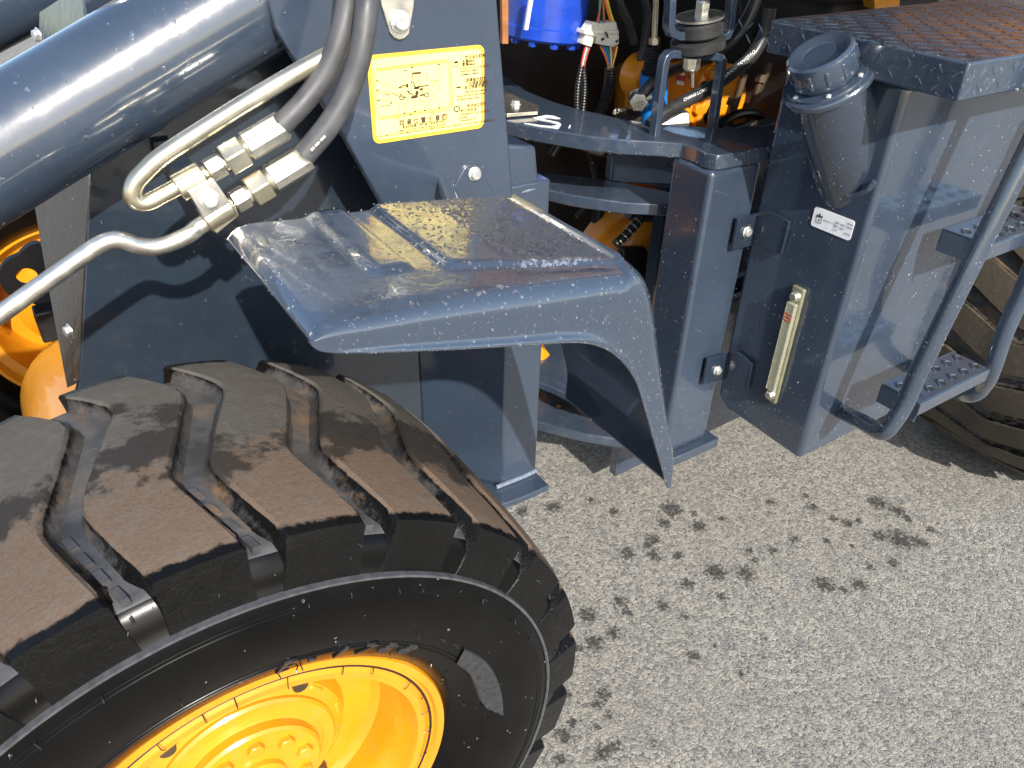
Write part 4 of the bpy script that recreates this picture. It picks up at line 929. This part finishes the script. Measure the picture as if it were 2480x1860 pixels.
# ---- ladder -------------------------------------------------------------
YL = .665
stub = at((2040, 997), 1, TY)
rt_ = [at(p, 1, YL) for p in ((2600, 140), (2447, 450), (2340, 665), (2229, 891), (2192, 975), (2168, 1022))]
bend = at((2135, 1046), 1, YL+.02)
ladder = finish('ladder', MB().tube([rt_[0], rt_[1], rt_[2], rt_[3], rt_[4], rt_[5]+np.array((0, .004, 0)), bend, (bend+stub)/2, stub], .0195, 20, 8), M_BLUE, L)
r2_ = [at(p, 1, YL) for p in ((2720, 210), (2540, 560), (2472, 718), (2433, 806), (2402, 898))]
finish('rail', MB().tube(r2_+[at((2382, 938), 1, YL+.02), at((2350, 958), 1, YL+.05), at((2300, 950), 1, TY)], .0195, 20, 8), M_BLUE, ladder)
droplets(ladder, 260, .0008, .002, None, .6)
def step(z, x0, x1, y0, y1):
    s = finish('ladder_step', MB().aabox((x0, y0, z-.034), (x1, y0+.004, z)).aabox((x0, y1-.004, z-.034), (x1, y1, z)).aabox((x0, y0+.004, z-.004), (x1, y1-.004, z)).prism([(x0-.0, y0, z), (x0, y1, z), (x0-.0, y1, z-.05), (x0, y0, z-.05)], (.004, 0, 0)), M_BLUE, L, bevel=.0015)
    mbh = MB()
    for ix in range(6):
        for iy in range(2):
            c = np.array((x0+.03+ix*(x1-x0-.05)/5, y0+.024+iy*.042, z+.0012)); mbh.add([c+np.array(q) for q in ((-.011, -.002, 0), (.001, -.009, 0), (.011, .002, 0), (-.001, .009, 0))], [(0, 1, 2, 3)])
    finish('grip_hole', mbh, M_DARK, s, smooth=False, fixn=False)['kind'] = 'stuff'
    mbr = MB()
    for ix in range(6):
        for iy in range(2):
            c = np.array((x0+.03+ix*(x1-x0-.05)/5, y0+.024+iy*.042, z)); mbr.tube([c+np.array((-.014, -.003, 0)), c+np.array((-.004, .010, .003)), c+np.array((.010, .006, .001))], .003, 6, 3)
    finish('grip_lip', mbr, M_BLUE, s)['kind'] = 'stuff'
    droplets(s, 70, .0009, .0022, None, .6)
    return s
step(.70, 1.515, 1.795, .655, .752)
us = at(K8(1660, 283), 2, 1.04); step(1.04, us[0]-.01, us[0]+.28, .685, .79)

# ---- things seen inside the hinge bay ------------------------------------
def p3(x, y, d): return at(K3(x, y), 1, d)
# cobalt filter
a_ = p3(420, -120, 1.75); b_ = p3(370, 300, 1.75); d_ = (b_-a_)/np.linalg.norm(b_-a_); ln_ = np.linalg.norm(b_-a_)
flt = finish('oil_filter', MB().lathe([(.0001, ln_), (.10, ln_), (.108, ln_-.006), (.108, ln_-.03), (.103, ln_-.034), (.103, 0)], a_, d_, 48), M_COBALT, L, ang=30)
e_ = np.cross(d_, (0, 1, 0)); e_ /= np.linalg.norm(e_); g_ = np.cross(d_, e_)
for k in range(10):
    r_ = math.cos(2*math.pi*k/10)*e_+math.sin(2*math.pi*k/10)*g_; bolt(b_+r_*.088, d_, .011, M_COBALT, flt, .012, washer=False)
finish('bracket_strip', MB().prism(pxpoly([K3(225, 230), K3(270, -60), K3(300, -60), K3(250, 230)], 1, 1.66), (0, .006, 0)), M_CONN, flt)
finish('wood_strip', MB().prism(pxpoly([K3(50, -60), K3(98, -60), K3(98, 335), K3(55, 335)], 1, 1.7), (0, .01, 0)), M_BRN, L)
# connectors and wires
def wire(pts, y, r, mat, par): return finish('wire', MB().tube([p3(x, yy, y) for x, yy in pts], r, 6, 4), mat, par)
YW = 1.62
con1 = finish('wiring_connector', MB().prism(pxpoly([K3(745, 165), K3(800, 180), K3(735, 362), K3(670, 340), K3(700, 240)], 1, YW), (0, .03, 0)).prism(pxpoly([K3(690, 225), K3(785, 250), K3(775, 285), K3(680, 262)], 1, YW-.004), (0, .038, 0)), M_CONN, L, bevel=.002)
con2 = finish('wiring_connector', MB().prism(pxpoly([K3(780, 185), K3(925, 165), K3(948, 280), K3(945, 340), K3(905, 362), K3(770, 335)], 1, YW), (0, .035, 0)).prism(pxpoly([K3(775, 235), K3(945, 228), K3(948, 262), K3(778, 262)], 1, YW-.005), (0, .045, 0)), M_CONN, L, bevel=.002)
finish('latch_mark', MB().prism(pxpoly([K3(835, 240), K3(852, 245), K3(870, 290), K3(860, 292)], 1, YW-.007), (0, .001, 0)).prism(pxpoly([K3(808, 295), K3(835, 288), K3(832, 305), K3(812, 315)], 1, YW-.002), (0, .001, 0)).prism(pxpoly([K3(915, 315), K3(945, 300), K3(930, 328)], 1, YW-.002), (0, .001, 0)), M_INK, con2, smooth=False)
for x0, x1, m_ in ((690, 660, M_RED), (700, 668, M_CONN), (712, 676, M_GRN), (722, 684, M_RED)): wire([(x0, 355), ((x0+x1)/2, 410), (x1, 480), (x1-4, 520)], YW+.01, .0028, m_, con1)
for x0, x1, m_ in ((805, 862, M_OWIRE), (830, 868, M_CYAN), (850, 876, M_GRN), (880, 882, M_CONN), (905, 888, M_RED), (930, 896, M_YWIRE)): wire([(x0, 355), ((x0+x1)/2+4, 420), (x1, 495), (x1, 530)], YW+.01, .0030, m_, con2)
for x0, x1, m_ in ((790, 800, M_GRN), (775, 815, M_RED), (830, 825, M_BRN), (905, 850, M_YWIRE), (885, 835, M_OWIRE)): wire([(x0, 175), ((x0+x1)/2, 90), (x1, -20)], YW+.01, .0030, m_, con2)
def corrugated(pts, y, r, name='corrugated_sleeve'):
    P = smooth_path([p3(a, b, y) for a, b in pts], 6); ln = np.r_[0, np.cumsum(np.linalg.norm(np.diff(P, axis=0), axis=1))]; n = int(ln[-1]/.0035)
    t = np.linspace(0, ln[-1], n); Q = np.stack([np.interp(t, ln, P[:, i]) for i in range(3)], 1)
    return finish(name, MB().tube(Q, [r*(1 if k % 2 else .84) for k in range(n)], 10, 1), M_BLACK, L)
corrugated([(660, 500), (640, 600), (628, 700), (625, 840), (640, 1000)], YW+.01, .0085); corrugated([(665, 500), (680, 620), (680, 720), (668, 860), (660, 1000)], YW+.015, .0085)
corrugated([(885, 520), (885, 620), (850, 740), (805, 860), (770, 1000)], YW+.01, .015)
finish('cable', MB().tube([p3(x, y, YW+.02) for x, y in ((850, 520), (845, 620), (825, 740), (800, 850), (780, 980))], .006, 8, 5), M_HOSEW, L)
corrugated([(700, 1100), (740, 1250), (760, 1400), (700, 1560), (620, 1660)], 1.72, .009)
# bright blue cylinder with rubber boot
YC = 1.55
a_ = p3(1215, 560, YC); b_ = p3(1205, 1010, YC)
vc = finish('brake_valve', MB().cone(a_, b_, .036, .036, 32), M_CYAN, L)
prof = []; n = 9; dl0 = np.linalg.norm(p3(1205, 345, YC)-a_)
for k in range(n*2+1): prof.append(((.030-.010*k/(2*n))*(1 if k % 2 else .82), dl0*k/(2*n)))
finish('rubber_boot', MB().lathe([(.031, -.002), (.031, .01)]+prof[1:], a_, p3(1205, 345, YC)-a_, 28), M_BLACK, vc)
a2 = p3(1215, 335, YC); finish('valve_rod', MB().cone(a2, p3(1215, 290, YC), .014, .014, 6).cone(p3(1215, 300, YC), p3(1230, -60, YC), .008, .008, 12), M_ZINCY, vc)
bj = p3(1085, 760, YC-.02); finish('banjo_bolt', MB().cone(bj, bj+np.array((-.02, -.03, 0)), .024, .024, 6).cone(bj, bj+np.array((.03, .01, 0)), .026, .026, 20), M_ZINC, vc, bevel=.002)
finish('hydraulic_hose', MB().tube([p3(1110, 735, YC-.03), p3(1180, 660, YC-.04), p3(1260, 590, YC-.03), p3(1450, 510, YC+.05), p3(1640, 450, YC+.1)], .0145, 14, 6), M_HOSEW, L)
hh = finish('hydraulic_hose', MB().tube([p3(1180, 960, 1.36), p3(1265, 885, 1.36), p3(1450, 775, 1.36), p3(1650, 670, 1.36), p3(1800, 570, 1.36), p3(1960, 430, 1.36), p3(2060, 250, 1.36), p3(2100, 60, 1.36)], .0158, 16, 8), M_HOSEW, L)
finish('hydraulic_hose', MB().tube([p3(1660, 400, 1.5), p3(1780, 330, 1.5), p3(1900, 190, 1.5), p3(1990, 0, 1.5), p3(2010, -120, 1.5)], .0165, 16, 8), M_HOSEW, L)
finish('hydraulic_hose', MB().tube([p3(1690, 980, 1.45), p3(1760, 920, 1.45), p3(1870, 870, 1.46), p3(1980, 870, 1.48), p3(2030, 920, 1.5), p3(2010, 1000, 1.5)], .0125, 14, 8), M_BLACK, L)
def line_text(a, b, y, body, size, par):
    A_ = p3(*a, y); B_ = p3(*b, y); ex = B_-A_; ex /= np.linalg.norm(ex); ey = np.array((-ex[2], 0, ex[0])); return text_mesh(body, size, A_, ex, ey, M_WHITE, par, 'hose_print')
line_text((1745, 610), (1960, 425), 1.343, 'LUYANXIANGJIAO', .013, hh); line_text((1440, 778), (1600, 700), 1.343, 'CHANG LONG', .011, hh)
for (x0, y0, x1, y1) in ((1905, 560, 1770, 980), (2020, 640, 1890, 990), (2100, 480, 2010, 700)):
    finish('brake_pipe', MB().tube([p3(x0, y0, 1.56), p3((x0+x1)/2+6, (y0+y1)/2, 1.56), p3(x1, y1, 1.56)], .011, 12, 4).cone(p3((x0+x1)/2-10, (y0+y1)/2-20, 1.56), p3((x0+x1)/2-30, (y0+y1)/2+40, 1.56), .018, .018, 6), M_BRONZE, L)
finish('hose_spring', MB().tube([p3(905+90*t_/10+12*math.cos(t_*2.2), 860+18*math.sin(t_*2.2)-t_*2, 1.56) for t_ in range(0, 12)], .004, 6, 5), M_ZINCY, L)
finish('hose_end', MB().cone(p3(970, 900, 1.58), p3(1130, 905, 1.58), .022, .022, 14), M_BRONZE, L)
fb = p3(1330, 935, 1.42); finish('hose_nut', MB().cone(fb+np.array((-.035, .02, 0)), fb+np.array((.045, -.01, 0)), .03, .03, 6), M_ZINC, L, bevel=.003)
# transmission casing
YTR = 1.72
tb = pxpoly([K3(1010, 520), K3(1050, 490), K3(1140, 500), K3(1380, 470), K3(1560, 450), K3(1900, 500), K3(2180, 520), K3(2180, 1000), K3(2150, 1500), K3(990, 1500), K3(985, 900)], 1, YTR)
trans = finish('transmission', MB().prism(tb, (.34, .45, -.1)), M_ORA, L, bevel=.03, seg=4)
for (x, y, r, h) in ((1075, 570, .06, .06), (1600, 640, .055, .025), (1560, 840, .04, .05), (1680, 900, .13, .05), (2090, 900, .06, .06), (1430, 900, .035, .03), (1880, 620, .07, .03)):
    c = p3(x, y, YTR); finish('casing_boss', MB().lathe([(r, 0), (r*.95, h*.8), (r*.8, h), (.0001, h)], c, (0, -1, 0), 28), M_ORA, trans, ang=40)
for (x, y) in ((1500, 560), (1640, 560), (1525, 830), (1700, 760), (1820, 930), (1450, 960)):
    bolt(p3(x, y, YTR-.026), (0, -1, 0), .017, M_ORA, trans, .018)
hole = p3(1595, 655, YTR-.026); finish('port', MB().cone(hole, hole+np.array((0, -.003, 0)), .014, .014, 16), M_DARK, trans)
tag_ = pxpoly([K3(1385, 640), K3(1400, 560), K3(1460, 545), K3(1445, 655)], 1, 1.60); finish('red_tag', MB().prism(tag_, (0, .006, 0)), M_RED, L)
for k_ in (0, 1):
    finish('tag_rivet', MB().prism(pxpoly([K3(1385+k_*10, 645-k_*75), K3(1445+k_*5, 655-k_*75), K3(1440+k_*5, 625-k_*75), K3(1390+k_*10, 615-k_*75)], 1, 1.597), (0, .002, 0)), M_ZINC, L)
# round converter housing glimpsed below the shelf
cc_ = at(K7(1470, 620), 1, 1.62)
conv = finish('converter_housing', MB().lathe([(.235, .06), (.23, .02), (.215, 0), (.19, -.005), (.175, -.03), (.14, -.06), (.09, -.075), (.0001, -.08)], cc_, (0.25, 1, .1), 56), M_ORA, L, ang=40)
mbx = MB()
for (x, y, a_, b_) in ((1440, 380, 22, 14), (1490, 425, 14, 26), (1550, 605, 14, 22), (1608, 625, 8, 16), (1560, 700, 22, 60), (1575, 740, 14, 34)):
    c = np.array(at(K7(x, y), 1, 1.62)); d = ray(K7(x, y)); d /= np.linalg.norm(d); c = c-d*.09; sc = .00022
    mbx.add([c+RT*(a_*sc*2.2*math.cos(k)*(1+.3*rng.random()))+UP*(b_*sc*2.2*math.sin(k)*(1+.3*rng.random())) for k in np.linspace(0, 2*math.pi, 11)[:-1]], [tuple(range(10))])
finish('casing_rib', MB().prism(pxpoly([K7(1290, 480), K7(1470, 475), K7(1490, 500), K7(1490, 700), K7(1530, 800), K7(1300, 800)], 1, 1.50), (0, .03, 0)), M_BLACK, L, bevel=.01)
corr = [K7(1235, 450), K7(1290, 400), K7(1345, 345), K7(1395, 290), K7(1440, 230)]
cl_ = finish('clamped_hose', MB().tube([at(p, 1, 1.45) for p in corr], .0125, 14, 5), M_BLACK, L)
for q in ((1265, 428), (1302, 392), (1338, 352), (1372, 312), (1405, 276)):
    c = at(K7(*q), 1, 1.45); d = at(K7(q[0]+30, q[1]-32), 1, 1.45)-c; d /= np.linalg.norm(d); finish('clamp_ring', MB().cone(c-d*.0018, c+d*.0018, .0138, .0138, 18), M_ZINC, cl_)
finish('corrugated_sleeve', MB().tube([at(K7(x, y), 1, 1.50) for x, y in ((1330, 215), (1450, 235), (1560, 235), (1710, 215))], [.016*(1 if k % 2 else .86) for k in range(46)], 10, 15), M_BLACK, L)
finish('drain_pipe', MB().tube([at(K7(1105, 120), 1, 1.7), at(K7(1100, 250), 1, 1.7), at(K7(1090, 420), 1, 1.7)], .02, 14, 3), M_BLACK, L)
finish('drag_plate', MB().prism(pxpoly([K7(1150, 150), K7(1300, 180), K7(1290, 360), K7(1230, 330), K7(1190, 250)], 1, 1.8), (0, .01, 0)), M_DARK, L)
yb = at(K7(720, 1350), 1, 1.62); finish('drive_flange', MB().lathe([(.0001, -.05), (.07, -.05), (.09, -.03), (.09, .03), (.05, .05), (.05, .6)], (yb[0]-.10, 1.62, yb[2]+.02), (.3, 1, 0), 32), M_YEL, L)

# ---- bulk of the machine around the bay (engine side walls, floor, cab above) ----
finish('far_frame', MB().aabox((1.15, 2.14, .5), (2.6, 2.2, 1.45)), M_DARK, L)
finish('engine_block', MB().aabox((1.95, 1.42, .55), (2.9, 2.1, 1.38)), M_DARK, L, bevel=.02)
fr = finish('frame_rail', MB().aabox((1.40, 1.40, .42), (3.2, 1.44, 1.10)), M_BLUE, L, bevel=.003)
cab = finish('cab', MB().aabox((1.22, 1.02, 1.575), (1.30, 2.34, 2.05)), M_YEL, L, bevel=.01)
finish('cab_floor', MB().aabox((1.305, 1.03, 1.56), (2.285, 2.34, 1.64)), M_DARK, cab)  # unseen; made dark to keep a yellow reflection off the platform
finish('cab_back', MB().aabox((2.29, 1.02, 1.60), (2.35, 2.34, 3.0)), M_YEL, cab, bevel=.01)
finish('cab_sill', MB().aabox((1.305, 1.02, 1.645), (2.285, 1.08, 2.0)), M_BLACK, cab, bevel=.01)  # unseen side panel, blackened so the platform top mirrors less yellow
for x, y in ((1.24, 1.04), (1.24, 2.30), (2.25, 1.04)): finish('cab_pillar', MB().aabox((x, y, 2.0), (x+.06, y+.06, 3.0)), M_YEL, cab, bevel=.01)
finish('cab_roof', MB().aabox((1.12, .96, 3.0), (2.45, 2.4, 3.1)), M_YEL, cab, bevel=.03)
finish('windscreen', MB().aabox((1.25, 1.11, 2.06), (1.256, 2.29, 3.0)), M_GLASS, cab)
finish('side_window', MB().aabox((1.31, 1.05, 2.01), (2.24, 1.056, 3.0)), M_GLASS, cab)
finish('engine_hood', MB().aabox((2.45, 1.05, 1.45), (4.1, 2.3, 2.05)), M_YEL, L, bevel=.05, seg=3)
finish('bucket', MB().prism([(-1.9, .55, .08), (-1.15, .55, .08), (-1.0, .55, .35), (-1.1, .55, .95), (-1.25, .55, 1.0)], (0, 2.26, 0)), M_YEL, L, bevel=.01)
yb2 = [at(K4(*p), 1, 1.34) for p in ((1060, -60), (1265, -60), (1262, 62), (1070, 74))]
finish('yellow_guard', MB().prism(yb2, (.02, .05, 0)), M_YEL, L, bevel=.003)
for pts_ in (((930, -40), (960, 60), (1010, 160), (1060, 330)), ((1120, -40), (1160, 120), (1140, 330), (1100, 520)), ((1840, -30), (1880, 140), (1960, 330), (1990, 520)), ((600, 1000), (700, 1130), (860, 1180)), ((430, 1190), (480, 1110), (540, 1000))):
    finish('hydraulic_hose', MB().tube([p3(x, y, 1.68) for x, y in pts_], .012, 12, 6), M_HOSEW, L)
# rain on the flat plates
droplets(tower, 150, .0009, .0026, lambda p, n: n[1] < -.8, .6)
droplets(side_plate, 220, .0009, .0028, lambda p, n: n[1] < -.8, .6)
droplets(lift_arm, 260, .0010, .0042, lambda p, n: -1.0 < p[0] < .6 and (n[1] < -.2), .5, power=2.2)
droplets(frame_post, 50, .0009, .002, lambda p, n: n[1] < -.5, .6)
droplets(hinge_block, 40, .0009, .0024, None, .6)
bpy.context.view_layer.update()
